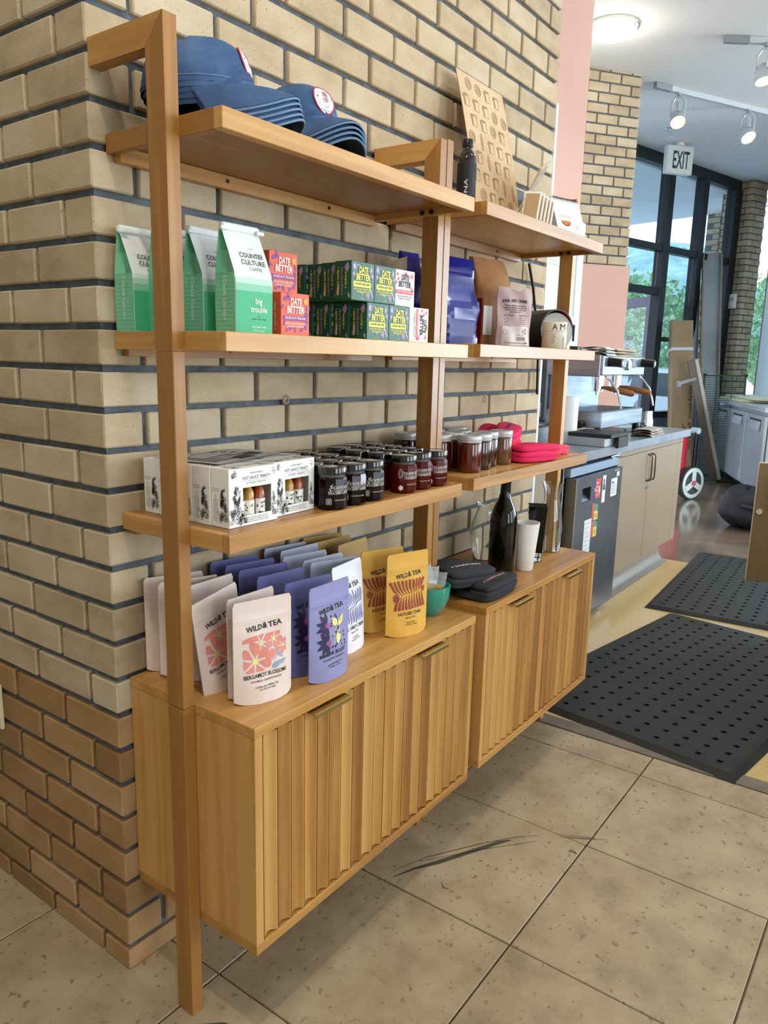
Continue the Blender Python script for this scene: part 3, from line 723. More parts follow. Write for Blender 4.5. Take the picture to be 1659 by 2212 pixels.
pouch('bergamot', .131, -.280, -15, 'blush pink bergamot tea pouch with coral flowers, frontmost at the cabinet corner', .042, 0, 0, True, 1)
pouch('bergamot', .141, -.2405, 1, 'blush tea pouch half hidden right behind the frontmost bergamot pouch', .032, .01, 0, True, 2)
pouch('bergamot', .129, -.180, 5, 'blush tea pouch leaning to the left, third bergamot from the front', .036, 0, -9, True, 3)
pouch('bergamot', .150, -.118, 3, 'blush tea pouch fourth from the front, just right of the oak post', .034, .02, 0, True, 4)
pouch('bergamot', .128, -.072, -20, 'blush tea pouch seen on both sides of the oak post', .034, -.02, 0, True, 5)
pouch('bergamot', .126, -.030, -20, 'blush tea pouch nearest the brick wall at the left end', .030, .0, 0, False, 6)
pouch('immune', .290, -.310, 1, 'violet tea pouch with dark purple petals, frontmost of the violet row', .040, 0, 0, True, 7)
pouch('immune_dark', .284, -.262, -8, 'shade-toned violet pouch close behind the frontmost violet one', .036, .02, 0, True, 8)
pouch('immune_dark', .282, -.186, -7, 'shade-toned violet pouch third of the violet row, showing a plain zip top', .036, .02, 0, False, 9)
pouch('immune_dark', .290, -.127, -12, 'shade-toned violet pouch fourth of the violet row', .036, .02, 0, False, 10)
pouch('immune_dark', .298, -.078, -13, 'shade-toned violet pouch fifth of the violet row', .032, .02, 0, False, 11)
pouch('immune_dark', .297, -.030, -11, 'shade-toned violet pouch at the back of its row against the bricks', .032, .02, 0, False, 12)
pouch('earl', .434, -.250, 8, 'white earl grey pouch with lavender stripes, frontmost of the pale row', .038, .06, 0, True, 13)
pouch('earl_dark', .433, -.208, -18, 'shade-toned white pouch directly behind the striped white pouch', .032, .04, 0, False, 14)
pouch('earl_dark', .437, -.170, -6, 'shade-toned white pouch third of the pale row', .032, .02, 0, False, 15)
pouch('earl_dark', .433, -.118, -12, 'shade-toned white pouch fourth of the pale row', .032, .02, 0, False, 16)
pouch('earl_dark', .468, -.073, -3, 'shade-toned white pouch fifth of the pale row', .030, .04, 0, False, 17)
pouch('earl_dark', .458, -.036, -10, 'shade-toned white pouch at the back of the pale row', .028, .04, 0, False, 18)
pouch('chai', .600, -.290, -16, 'golden yellow chai pouch with rust leaves, frontmost of the yellow row', .042, 0, 0, True, 19)
pouch('chai', .585, -.226, -18, 'golden yellow chai pouch second in line, partly behind the front one', .038, .0, 0, True, 20)
pouch('chai_dark', .600, -.135, 4, 'shade-toned yellow pouch third of the yellow row with its top folded toward the light', .036, .06, 0, True, 21)
pouch('chai_dark', .588, -.078, -4, 'shade-toned yellow pouch fourth of the yellow row', .032, .04, 0, False, 22)
pouch('chai_dark', .597, -.032, -13, 'shade-toned yellow pouch at the back of the yellow row by the bricks', .030, .03, 0, False, 23)
# teal bowl with clear sample packets
TEAL = flat('#2f8f7c', .18, coat=.5, name='teal_glaze')
t = T('bowl', 'glossy teal ceramic bowl at the right end of the near cabinet', 'bowl', (.757, -.250, CT))
P(M().lathe([(.001, 0), (.026, 0), (.030, .003), (.046, .022), (.055, .045), (.0575, .066), (.0575, .078), (.0555, .079), (.054, .076), (.0535, .05), (.044, .022), (.02, .010), (.001, .010)], 48), 'bowl_body', TEAL, t, 60)
CLR = flat('#f2f5f6', .12, trans=.8, ior=1.05, name='clear_film')
rr = random.Random(2)
for i in range(4):
    a = [-50, -15, 20, 60][i]
    k = T('sample_packet', ['clear sample packet standing leftmost in the teal bowl', 'clear sample packet with cream label in the teal bowl', 'clear sample packet behind the others in the teal bowl', 'clear sample packet leaning right in the teal bowl'][i], 'packet', (.742 + .010 * i, -.262 + .011 * i, CT + .018), a, 'clear packets in the teal bowl')
    k.rotation_euler = (R(rr.uniform(-8, 8)), R(rr.uniform(-9, 9)), R(a * .4 - 20))
    f = lambda u, v, s=1: (.06 * (u - .5), s * (.005 * sin(pi * v) * sin(pi * u)) + .003 * sin(8 * u + 5 * v), .105 * v)
    P(M().grid(lambda u, v: f(u, v, -1), 8, 8).grid(lambda u, v: f(u, v, 1), 8, 8), 'packet_film', CLR, k, 60)
    P(M().grid(lambda u, v: (.05 * (u - .5), -.0035 * sin(pi * v) + .003 * sin(8 * u + 5 * v), .025 + .045 * v), 6, 6), 'packet_contents', flat(['#c9a24a', '#efe9dc', '#e5ddcd', '#d9d0bd'][i], .7), k, 60)
# ================================================================ COFFEE BAGS
def coffee_bag(loc, rz, label):
    W_, D_ = .086, .052
    t = T('coffee_bag', label, 'coffee bag', loc, rz, 'green and white coffee bags')
    lv = [(0, 1, 1, 0), (.05, 1.01, 1.02, .001), (.102, 1, .96, .005), (.14, .99, .55, .017), (.176, .985, .12, .026)]
    def loop(z, kw, kd, g):
        w, d = W_ / 2 * kw, D_ / 2 * kd; yb = .012 * max(0, (z - .1) / .076)
        return [(-w, -d + yb, z), (w, -d + yb, z), (w - g, yb, z), (w, d + yb, z), (-w, d + yb, z), (-w + g, yb, z)]
    m = M(); L = [loop(*a) for a in lv]
    for l in L: m.v += l
    for j in range(len(L) - 1):
        for i in range(6):
            m.f.append((j * 6 + i, j * 6 + (i + 1) % 6, j * 6 + 6 + (i + 1) % 6, j * 6 + 6 + i)); m.m.append(0 if i == 0 or i == 3 else 1)
    m.f.append((5, 4, 3, 2, 1, 0)); m.m.append(1)
    n = len(L) * 6 - 6; m.f.append((n, n + 1, n + 2, n + 3, n + 4, n + 5)); m.m.append(1)
    G1, G2 = flat('#e9efee', .5), flat('#74c29d', .5)
    P(m, 'bag_body', [G1, G2], t, 20)
    P(M().cbox(-W_ / 2, W_ / 2, .004, .018, .172, .186, .003), 'folded_top', G1, t)
    P(M().cbox(-W_ / 2 - .007, -W_ / 2 + .012, -.001, .003, .172, .179, .001).cbox(W_ / 2 - .012, W_ / 2 + .006, -.001, .003, .172, .179, .001), 'tin_tie', flat('#dfe7e4', .4), t)
    y0 = -D_ / 2 - .0008
    f1 = lambda u, v: (u * (1 + .01 * min(1, v / .05)), y0 - .0006 * min(1, v / .05), v)
    for c, a, b in (('#b7dccb', .084, .094), ('#86c8a8', .072, .084), ('#41b07f', .0015, .072)):
        PR('printed_band', rect(-W_ / 2 + .0005, a, W_ / 2 - .0005, b), flat(c, .5), t, f1, .02)
    f2 = lambda u, v: (u, y0 - .0012 * min(1, v / .05), v)
    PR('lettering', line('big', .010, .051, .0105, .016, .014) + line('trouble', .010, .037, .0105, .038, .014) + line('WHOLE BEAN COFFEE', .010, .010, .003, .034) + line('NET WT 12 oz (340 g)', .010, .004, .0024, .026), WHITE, t, f2)
    PR('fine_print', line('caramel   nutty   round', .010, .024, .003, .034, .01) + ring(.010, .0285, .004, .0008, .002, 10, 20, 160), flat('#1d4c3a', .6), t, f2)
    k = (.176 - .102); sl = D_ / 2 * .84
    f3 = lambda u, v: (u, -D_ / 2 * .96 + .0 + (v - .102) / k * (sl + .009) * .98 - .0015, v)
    PR('brand_lettering', line('COUNTER', .006, .129, .0085, .056, .014) + line('CULTURE', .006, .117, .0085, .056, .014) + line('COFFEE', .008, .107, .0062, .030, .0) + ribbon([(.003 + .0015 * i, .1445 + .0012 * (i % 2)) for i in range(8)], .0006), flat('#26282a', .6), t, f3)
    fs = lambda s: (lambda u, v: (s * (W_ / 2 * 1.01 + .0009) - s * .002 * max(0, (v - .05) / .05) * 1.1, -u * s, v))
    for s in (-1, 1):
        wv = []
        for j in range(13):
            z = .008 + .0072 * j; wv += ribbon([(-.022 + .0018 * i, z + .0011 * (i % 2)) for i in range(25)], .0007)
        PR('wave_pattern', wv, flat('#a9dec6', .5), t, fs(s))
        tr = line('COFFEE DRIVEN', 0, 0, .0085, .075, 0)
        PR('side_lettering', [tuple((-p[1] + .004 if s < 0 else p[1] - .004, .058 - (p[0] if s < 0 else -p[0]) * 1.0 + 0) if 0 else (p[1] - .004, .060 - p[0]) for p in tt) for tt in tr], flat('#dff2e8', .5), t, (lambda u, v: (-(W_ / 2 * 1.01 + .0014) + .0015 * max(0, (v - .05) / .05), u, v)) if s < 0 else (lambda u, v: ((W_ / 2 * 1.01 + .0014) - .0015 * max(0, (v - .05) / .05), -u, v)))
    return t
cb_ = coffee_bag((.140, -.232, S2), -2, 'green and white coffee bag at the front beside the orange boxes')
dup(cb_, (.139, -.146, S2), 2, 'green and white coffee bag just right of the oak post, second from the front')
dup(cb_, (.108, -.090, S2), -3, 'green and white coffee bag mostly hidden behind the oak post')
dup(cb_, (.075, -.034, S2), 2, 'green and white coffee bag farthest left against the bricks')
# ================================================================ DATE SNACK BOXES
def blob(cx, cy, w, hh, seed):
    rr_ = random.Random(seed); return poly([(cx + w * cos(a) * rr_.uniform(.6, 1.15), cy + hh * sin(a) * rr_.uniform(.6, 1.15)) for a in [2 * pi * i / 9 for i in range(9)]])
def date_box(loc, rz, label, kind, group, rot=None):
    w, d, hh = .078, .044, .078
    C_ = {'green': ('#1f5b43', '#efe04e', '#b9a2cf', '#e8dcef', '#12402e'), 'orange': ('#d9532f', '#f3d9d3', '#8e3a86', '#f0a13c', '#b53a24'), 'white': ('#ebe6e3', '#1c1718', '#d2453f', '#e79a92', '#d2453f')}[kind]
    t = T('snack_box', label, 'snack box', loc, rz, group)
    if rot: t.rotation_euler = rot
    P(M().cbox(0, w, 0, d, 0, hh, .0008), 'carton', flat(C_[0], .45), t)
    F = face((0, 0, 0), (1, 0, 0), (0, 0, 1), (0, -1, 0), .0005); F2 = face((0, 0, 0), (1, 0, 0), (0, 0, 1), (0, -1, 0), .0009)
    L_ = face((0, d, 0), (0, -1, 0), (0, 0, 1), (-1, 0, 0), .0005); L2 = face((0, d, 0), (0, -1, 0), (0, 0, 1), (-1, 0, 0), .0009)
    tt = line('DATE', .040, .0555, .0125, .030, .035, -.02, .001, slant=.05) + line('BETTER', .039, .041, .0125, .048, .035, -.02, .001, slant=.05)
    if kind == 'green':
        s1 = ell(.010, .067, .005, .006) + ell(.066, .064, .004, .0055) + sum([leaf(.008, .052, .0055, .003, 2 * pi * i / 6) for i in range(6)], []) + sum([leaf(.070, .052, .006, .0028, 2 * pi * i / 6 + .3) for i in range(6)], []) + ribbon([(.070, .05), (.071, .043), (.069, .036), (.071, .03)], .0016)
        s1 += poly([(.060, .027), (.066, .026), (.074, .009), (.070, .008)]) + sum([leaf(.055, .004, .014, .004, R(60 + 18 * i)) for i in range(4)], []) + ring(.010, .067, .0075, .0009, .0085)
        s2 = ring(.022, .066, .006, .0028, .007, 10, 10, 150) + ring(.012, .018, .007, .002, .008, 10, 90, 230) + poly([(.028, .02), (.042, .019), (.033, .010)]) + ring(.066, .064, .0075, .002, .009, 14)
        PR('pill', rrect(.006, .0275, .066, .0385, .003), flat(C_[1], .5), t, F)
        PR('lettering', tt + line('NUT BUTTER STUFFED DATES', .036, .0215, .0036, .056, .02) + line('COVERED IN CHOCOLATE', .038, .0165, .0036, .046, .02) + line('NET WT 3.5 OZ', .036, .004, .0022, .014), flat(C_[1], .5), t, F2)
        PR('pill_lettering', line('CASHEW LIME CRISP', .036, .0315, .0045, .052, .02), flat('#3d6b2a', .5), t, F2)
        PR('printed_artwork', s1, flat(C_[2], .5), t, F); PR('pale_artwork', s2, flat('#7d9c8d', .5), t, F)
        PR('side_artwork', blob(.033, .064, .006, .010, 5) + poly([(.004, .012), (.012, .012), (.013, .03), (.009, .034)]) + leaf(.040, .004, .012, .005, 1.9), flat(C_[2], .5), t, L_)
        rot_ = lambda tr, x: [tuple((x - p[1], p[0]) for p in q) for q in tr]
        PR('side_lettering', rot_(line('MEDJOOL DATES +', .038, 0, .0048, .056, .03), .012) + rot_(line('+ QUINOA', .040, 0, .0048, .034, .02), .032), flat(C_[1], .5), t, L2)
        PR('side_lettering_lavender', rot_(line('CASHEW BUTTER', .038, 0, .0048, .056, .02), .022), flat(C_[2], .5), t, L2)
    elif kind == 'orange':
        s1 = sum([leaf(x, y, .012, .007, a) for x, y, a in ((.008, .062, 1), (.014, .066, .3), (.022, .068, 2), (.008, .05, 2.6), (.006, .018, 1), (.066, .02, .8), (.070, .012, 2.2), (.012, .008, .4), (.04, .006, 2), (.052, .008, .7), (.026, .010, 1.4), (.072, .046, 1.8))], []) + ell(.07, .04, .005)
        PR('printed_artwork', s1, flat(C_[2], .5), t, F)
        PR('sun', sum([leaf(.067, .064, .008, .003, 2 * pi * i / 10) for i in range(10)], []) + ell(.067, .064, .0042), flat(C_[3], .5), t, F2)
        PR('banner', rect(.005, .0275, .072, .0365), flat(C_[2], .5), t, F)
        PR('lettering', tt + line('HAZELNUT PRALINE', .038, .0305, .0042, .056, .02) + line('NUT BUTTER STUFFED DATES', .038, .0205, .0036, .056, .02) + line('COVERED IN CHOCOLATE', .038, .0155, .0036, .046, .02), flat(C_[1], .5), t, face((0, 0, 0), (1, 0, 0), (0, 0, 1), (0, -1, 0), .0012))
        PR('side_lettering', [tuple((.032 - p[1], p[0]) for p in q) for q in line('+ CACAO NIBS', .034, 0, .0052, .05, .02)], flat('#e9b7a8', .5), t, L2)
    else:
        s1 = ell(.010, .068, .004, .003) + ell(.014, .058, .004, .003) + ell(.006, .05, .004, .003) + sum([leaf(.042, .066, .010, .004, R(40 * i)) for i in range(5)], []) + sum([leaf(.068, .036, .008, .003, R(72 * i)) for i in range(5)], []) + ring(.066, .066, .006, .0012) + ell(.066, .066, .003)
        PR('printed_artwork', s1, flat(C_[2], .5), t, F); PR('banner', rect(.003, .026, .072, .035), flat(C_[2], .5), t, F)
        PR('lettering', tt + line('NUT BUTTER STUFFED DATES', .038, .0195, .0034, .058, .02) + line('COVERED IN CHOCOLATE', .038, .0145, .0034, .048, .02), flat(C_[1], .5), t, F2)
        PR('banner_lettering', line('PEANUT BUTTER CRUNCH', .038, .029, .004, .06, .02), flat('#f4d6d2', .5), t, F2)
    return t
gz = S2 + .0004; g1, g2, g3 = 'dark green date boxes', 'orange date boxes', 'white date boxes'
G = date_box((.474, -.252, gz), 0, 'dark green snack box in the bottom row, second from the right', 'green', g1)
for x, y, z, l in [(.553, -.252, gz, 'dark green snack box in the bottom row, rightmost beside the white box'), (.470, -.206, gz, 'dark green box in the bottom row, one step behind the front pair'), (.462, -.160, gz, 'dark green box in the bottom row, two steps behind the front pair'), (.456, -.114, gz, 'dark green box at the back left of the bottom row'),
                   (.419, -.252, gz + .0785, 'dark green snack box in the top row, left of the front pair'), (.498, -.252, gz + .0785, 'dark green snack box in the top row, right of the front pair'), (.432, -.205, gz + .0785, 'dark green box in the top row, one step behind the front pair'), (.440, -.159, gz + .0785, 'dark green box in the top row, two steps behind the front pair'), (.432, -.113, gz + .0785, 'dark green box at the back left of the top row')]:
    dup(G, (x, y, z), 0, l, g1)
O = date_box((.213, -.252, gz), 0, 'orange snack box in front on the shelf beside the coffee bag', 'orange', g2)
dup(O, (.222, -.206, gz), 0, 'orange snack box tucked behind the front orange one', g2)
dup(O, (.232, -.204, gz + .0785), 0, 'orange snack box on top of the other two', g2)
Wt = date_box((.577, -.248, gz + .0785), 0, 'white snack box standing upright right of the green top row', 'white', g3)
w2 = dup(Wt, (.634, -.252, gz + .0785), 0, 'white snack box turned on its side at the end of the bottom row', g3, rot=(0, R(90), 0))
# ================================================================ HOT SAUCE GIFT BOXES
WB = flat('#f0efec', .45, name='white_carton')
def leafart(cx, cy, w, hh, n, seed):
    rr_ = random.Random(seed); out = []
    for i in range(n):
        q = rr_.random(); y = cy + hh * q; x = cx + rr_.uniform(-1, 1) * w * (1 - q * .75); a = R(90) + rr_.uniform(-1.0, 1.0) * (1.1 - q * .7)
        l = .010 * (1.1 - .45 * q); ww = l * .30; c, s_ = cos(a), sin(a)
        pts = [(x + l * t * c - ww * sin(pi * t) * g * s_, y + l * t * s_ + ww * sin(pi * t) * g * c) for g in (1,) for t in (0, .25, .5, .75, 1)]
        pt2 = [(x + l * t * c + ww * sin(pi * t) * s_, y + l * t * s_ - ww * sin(pi * t) * c) for t in (1, .75, .5, .25, 0)]
        out += ribbon(pts + pt2[1:], .0006) + ribbon([(x, y), (x + l * .7 * c, y + l * .7 * s_)], .0005)
    return out
SBW, SBD, SBH = .122, .046, .106
def sauce_box(loc, rz, label, front=True):
    t = T('sauce_gift_box', label, 'gift box', loc, rz, 'white hot sauce gift boxes')
    wx0, wx1, wz0, wz1 = .034, .106, .018, .070
    m = M()
    th = .0012
    m.box(0, SBW, SBD - th, SBD, 0, SBH).box(0, th, 0, SBD - th, 0, SBH).box(SBW - th, SBW, 0, SBD - th, 0, SBH).box(th, SBW - th, 0, SBD - th, SBH - th, SBH).box(th, SBW - th, 0, SBD - th, 0, th)
    m.box(th, wx0, 0, th, th, SBH - th).box(wx1, SBW - th, 0, th, th, SBH - th).box(wx0, wx1, 0, th, th, wz0).box(wx0, wx1, 0, th, wz1, SBH - th)
    P(m, 'carton', WB, t, 0)
    P(M().box(wx0 - .004, wx1 + .003, SBD * .9, SBD * .93, .01, .09), 'inner_card', flat('#2b2620', .8), t, 0)
    F = face((0, 0, 0), (1, 0, 0), (0, 0, 1), (0, -1, 0), .0004); L_ = face((0, SBD, 0), (0, -1, 0), (0, 0, 1), (-1, 0, 0), .0004)
    U_ = face((0, 0, SBH), (1, 0, 0), (0, 1, 0), (0, 0, 1), .0004)
    if front:
        PR('lettering', line('QUEEN MAJESTY', .068, .0945, .0032, .034) + line('HOT SAUCE TRINITY', .068, .0845, .0062, .070, .0) + line('ALL NATURAL • MADE IN NYC', .068, .0765, .003, .050) + rect(.034, .0815, .102, .0819) + line('JALAPENO TEQUILA & LIME HOT SAUCE', .066, .0125, .0024, .062) + line('SCOTCH BONNET & GINGER HOT SAUCE', .066, .0088, .0024, .062) + line('RED HABANERO & BLACK COFFEE HOT SAUCE', .066, .005, .0024, .066), INK, t, F)
        PR('line_drawing', leafart(.018, .004, .017, .066, 60, 3) + leafart(.032, .002, .012, .016, 16, 5) + leafart(.113, .008, .006, .05, 14, 7) + leafart(.014, .088, .008, .01, 6, 4) + ring(.112, .097, .004, .0006) + ring(.114, .092, .003, .0006), INK, t, F)
    PR('side_drawing', leafart(.031, .006, .011, .060, 55, 9), INK, t, L_)
    rot_ = lambda tr, x: [tuple((x - p[1], p[0]) for p in q) for q in tr]
    PR('side_lettering', rot_(line('JOIN OUR FAIR CLUB', .030, 0, .0024, .040), .008) + rot_(line('QUEENMAJESTYHOTSAUCE.COM', .034, 0, .0024, .05), .0125) + rot_(line('ENJOY IN GOOD HEALTH!', .030, 0, .0024, .042), .017) + line('welcome to', .012, .069, .0025, .018) + line('hot sauce!', .012, .065, .0025, .018), INK, t, L_)
    PR('top_drawing', [tuple((p[0], p[1]) for p in q) for q in leafart(.02, .004, .014, .03, 16, 12) + leafart(.1, .004, .014, .03, 12, 13)] + line('HOT SAUCE', .06, .02, .006, .04), flat('#6c6a66', .6), t, U_)
    return t
def sauce_bottle(loc, label, colr, art, lab=True):
    t = T('sauce_bottle', label, 'bottle', loc, 0, 'small hot sauce bottles in the gift boxes')
    P(M().lathe([(.001, 0), (.0105, 0), (.0115, .002), (.0115, .052), (.0095, .060), (.0055, .066), (.0055, .074), (.001, .074)], 20), 'bottle_body', flat(colr, .12, coat=.6), t, 50)
    f = lambda a, z: (.0118 * sin(a), -.0118 * cos(a), z)
    P(M().grid(lambda u, v: f(-1.35 + 2.7 * u, .006 + .036 * v), 14, 1), 'paper_label', WHITE, t, 60)
    g = lambda u, v: (.0121 * sin(u / .0118), -.0121 * cos(u / .0118), v)
    rr_ = random.Random(art); tr = sum([leaf(rr_.uniform(-.012, .0), rr_.uniform(.008, .036), .007, .003, rr_.uniform(0, 6)) for _ in range(7)], [])
    PR('label_art', tr + ell(.004, .014, .004, .0025), flat(['#42613b', '#8a6a3a', '#26312c'][art % 3], .6), t, g)
    if lab: PR('label_lettering', sum([line('hot sauce', .004, .022 + .003 * k, .0015, .010) for k in range(5)], []), INK, t, g)
    return t
sz = S3 + .0004
B0 = sauce_box((.069, -.262, sz), 0, 'white hot sauce gift box at the front left, its window showing three bottles')
sauce_box((.1925, -.250, sz), 2, 'white hot sauce gift box right of the front one, beside the jam jars')
nm = ['second', 'third', 'fourth', 'fifth']
bk = None
for i in range(4):
    l = 'white hot sauce gift box %s from the front in the left column' % nm[i]
    if i == 3: l = 'white hot sauce gift box nearest the bricks, seen left of the oak post'
    if bk is None: bk = sauce_box((.067, -.262 + .0485 * (i + 1), sz), 0, l, False)
    else: dup(bk, (.067 + random.uniform(-.002, .002), -.262 + .0485 * (i + 1), sz), 0, l)
for i in range(3): dup(bk, (.192 + .002 * i, -.2005 + .049 * i, sz), 0, 'white hot sauce gift box %s from the front in the right column' % nm[i])
for bx_, by_, an, w in ((.069, -.262, 0, 'left'), (.1925, -.250, 2, 'right')):
    for j, (c, x, n) in enumerate([('#55612b', .038, 'green'), ('#b8862a', .063, 'mustard yellow'), ('#a04a18', .091, 'red orange')]):
        sauce_bottle((bx_ + x, by_ + .018 + x * .035 * (an > 0), sz + .0014), '%s sauce bottle inside the %s window box' % (n, w), c, j + (0 if w == 'left' else 1), True)
# leaflet lying on the boxes
t = T('leaflet', 'printed grey leaflet lying across the tops of the gift boxes', 'leaflet', (.185, -.135, sz + SBH + .003), 12)
lf = lambda u, v: (.21 * (u - .5), .11 * (v - .5), .004 * sin(3 * u) * v)
P(M().grid(lf, 12, 4).grid(lambda u, v: Vector(lf(1 - u, v)) - Vector((0, 0, .0008)), 12, 4), 'paper', flat('#c9c9cb', .5), t, 50)
PR('print', sum([rect(-.09, .04 - .012 * i, .02 + .05 * ((i * 7) % 3) / 3, .045 - .012 * i) for i in range(7)], []) + rect(.04, -.03, .08, .0) + rect(-.02, -.045, .03, -.02) + sum([ell(-.1 + .008 * i, .049, .002) for i in range(25)], []), flat('#333336', .6), t, lambda u, v: Vector(lf(u / .21 + .5, v / .11 + .5)) + Vector((0, 0, .0006)))
# ================================================================ JAM JARS
def jam(loc, rz, label, kind, group, txt):
    c = {'dark': '#140306', 'red': '#4a0d08'}[kind]
    t = T('jam_jar', label, 'jar', loc, rz, group); r = .0315; n = 10
    pf = [(.001, 0), (r * .86, 0), (r * .97, .003), (r, .008), (r, .060), (r * .93, .066), (r * .86, .068), (r * .86, .074)]
    P(M().lathe(pf, n), 'jar_body', flat(c, .14, coat=.12, spec=.22), t, 20)
    P(M().lathe([(r * .87, .066), (r * .885, .0668), (r * .885, .0735)], 28, cap=False), 'glass_neck', flat('#5d5a5a', .1, coat=.5), t)
    P(M().lathe([(r * .93, .0725), (r * .98, .0735), (r * .98, .084), (r * .95, .0868), (r * .84, .0872), (r * .82, .0864), (.001, .0864)], 36), 'lid', flat('#0a0a0b', .16, coat=.6), t, 40)
    PR('lid_sticker', [tuple((p[0], p[1]) for p in q) for q in rrect(-.010, -.007, .011, .008, .002)], flat('#c9ccce', .3), t, lambda u, v: (u, v, .0868))
    if txt:
        a0 = 2 * pi / n; ap = r * cos(a0 / 2)
        def fn(u, v):
            a = u / r; k = round((a + pi / 2) / a0 - .5) if 0 else None
            aa = (-pi / 2 + a) % (2 * pi); f0 = int(aa / a0) * a0 + a0 / 2; rad = ap / cos(aa - f0) + .0006
            return (rad * cos(aa), rad * sin(aa), v)
        tr = line('THE HOME PANTRY', .004, .043, .0075, .048, .0) + rect(-.020, .0405, .028, .041)
        tr += (line('BLACKBERRY LAVENDER', .004, .033, .0065, .048) if kind == 'dark' else line('STRAWBERRY ROSE', .004, .033, .0062, .044)) + line('6 ounces (net wt 170g)', .004, .020, .003, .032)
        if kind == 'dark':
            tr += sum([ring(-.027 + .0035 * (i % 3), .014 + .004 * (i // 3), .0026, .0007, n=8) for i in range(9)], []) + sum([leaf(-.024 + .001 * i, .032 + .003 * i, .005, .002, 1 + (i % 2)) for i in range(7)], [])
        else:
            tr += ring(-.027, .046, .006, .0009, .011) + ring(-.027, .046, .003, .0006, .007) + sum([leaf(-.026, .013, .007, .004, .9 * i) for i in range(7)], [])
        PR('lettering', tr, flat('#d9d6d2', .5), t, fn, .006)
    return t
ga, gb_ = 'dark blackberry jam jars', 'red strawberry jam jars'
rows = [('front', [(.345, -.268), (.413, -.266), (.479, -.264)]), ('second', [(.352, -.200), (.419, -.198), (.485, -.197)]), ('third', [(.356, -.134), (.425, -.131), (.490, -.129)]), ('back', [(.362, -.068), (.431, -.064), (.495, -.062)])]
colm = ['left', 'middle', 'right']
J1 = J2 = J1p = J2p = None
tw = -28
for rn, ps in rows:
    for cn, (x, y) in zip(colm, ps):
        l = 'blackberry jam jar with black lid, %s of the %s row beside the gift boxes' % (cn, rn)
        if rn == 'front':
            if J1 is None: J1 = jam((x, y, sz), tw + 10, l, 'dark', ga, True)
            else: dup(J1, (x, y, sz), tw + random.choice((8, -4, 2)), l)
        elif J1p is None: J1p = jam((x, y, sz), tw + 30, l, 'dark', ga, False)
        else: dup(J1p, (x, y, sz), tw + random.uniform(0, 70), l)
rows2 = [('front', [(.612, -.262), (.680, -.259), (.748, -.262)]), ('second', [(.611, -.193), (.679, -.190), (.747, -.193)]), ('third', [(.610, -.126), (.680, -.122), (.748, -.126)]), ('back', [(.622, -.058), (.690, -.053), (.757, -.057)])]
for rn, ps in rows2:
    for cn, (x, y) in zip(colm, ps):
        l = 'strawberry jam jar with black lid, %s of the %s row at the shelf end' % (cn, rn)
        if rn == 'front':
            if J2 is None: J2 = jam((x, y, sz), tw + 10, l, 'red', gb_, True)
            else: dup(J2, (x, y, sz), tw + random.choice((10, 0)), l)
        elif J2p is None: J2p = jam((x, y, sz), tw + 30, l, 'red', gb_, False)
        else: dup(J2p, (x, y, sz), tw + random.uniform(0, 70), l)
# ================================================================ HONEY JARS
U2 = .8464; DZ = .0042
def honey(loc, rz, label, c, k=0):
    t = T('honey_jar', label, 'jar', loc, rz, 'honey jars with white lids'); r = .0345
    hm_ = flat(c, .08, coat=.8, trans=.45, ior=1.42)
    P(M().lathe([(.001, 0), (r * .9, 0), (r * .98, .003), (r, .008), (r, .074), (r * .97, .080), (r * .9, .083), (r * .9, .086)], 36), 'jar_body', hm_, t, 40)
    P(M().lathe([(r * .97, .082), (r * .99, .0835), (r * .96, .0855), (r * .99, .088), (r * .99, .098), (r * .95, .1002), (r * .86, .1008), (r * .8, .0996), (.001, .0996)], 40), 'lid', flat('#c3c4c8', .35, .2), t, 40)
    return t
hz_ = S3 + DZ + .0004
hp = [(.986, -.222, '#6e1c03', 'honey jar at the front left end, glowing amber'), (1.060, -.214, '#42140a', 'dark honey jar second from the left in front'), (1.131, -.196, '#47180a', 'dark honey jar between the front pair and the cloudy one'), (1.203, -.206, '#7a4c17', 'cloudy golden honey jar next to the pink hats'), (.952, -.146, '#5a1f0c', 'honey jar just behind the front left one'), (1.026, -.140, '#46170b', 'honey jar in the second row, middle'), (1.100, -.122, '#46170b', 'honey jar in the second row, right'), (1.180, -.060, '#46170b', 'honey jar at the back near the bricks, right of the oak posts'), (1.050, -.062, '#46170b', 'honey jar in the middle of the back row'), (.915, -.060, '#2c0f09', 'honey jar behind the oak posts, its lid showing on the left side')]
for x, y, c, l in hp: honey((x, y, hz_), random.uniform(0, 90), l, c)
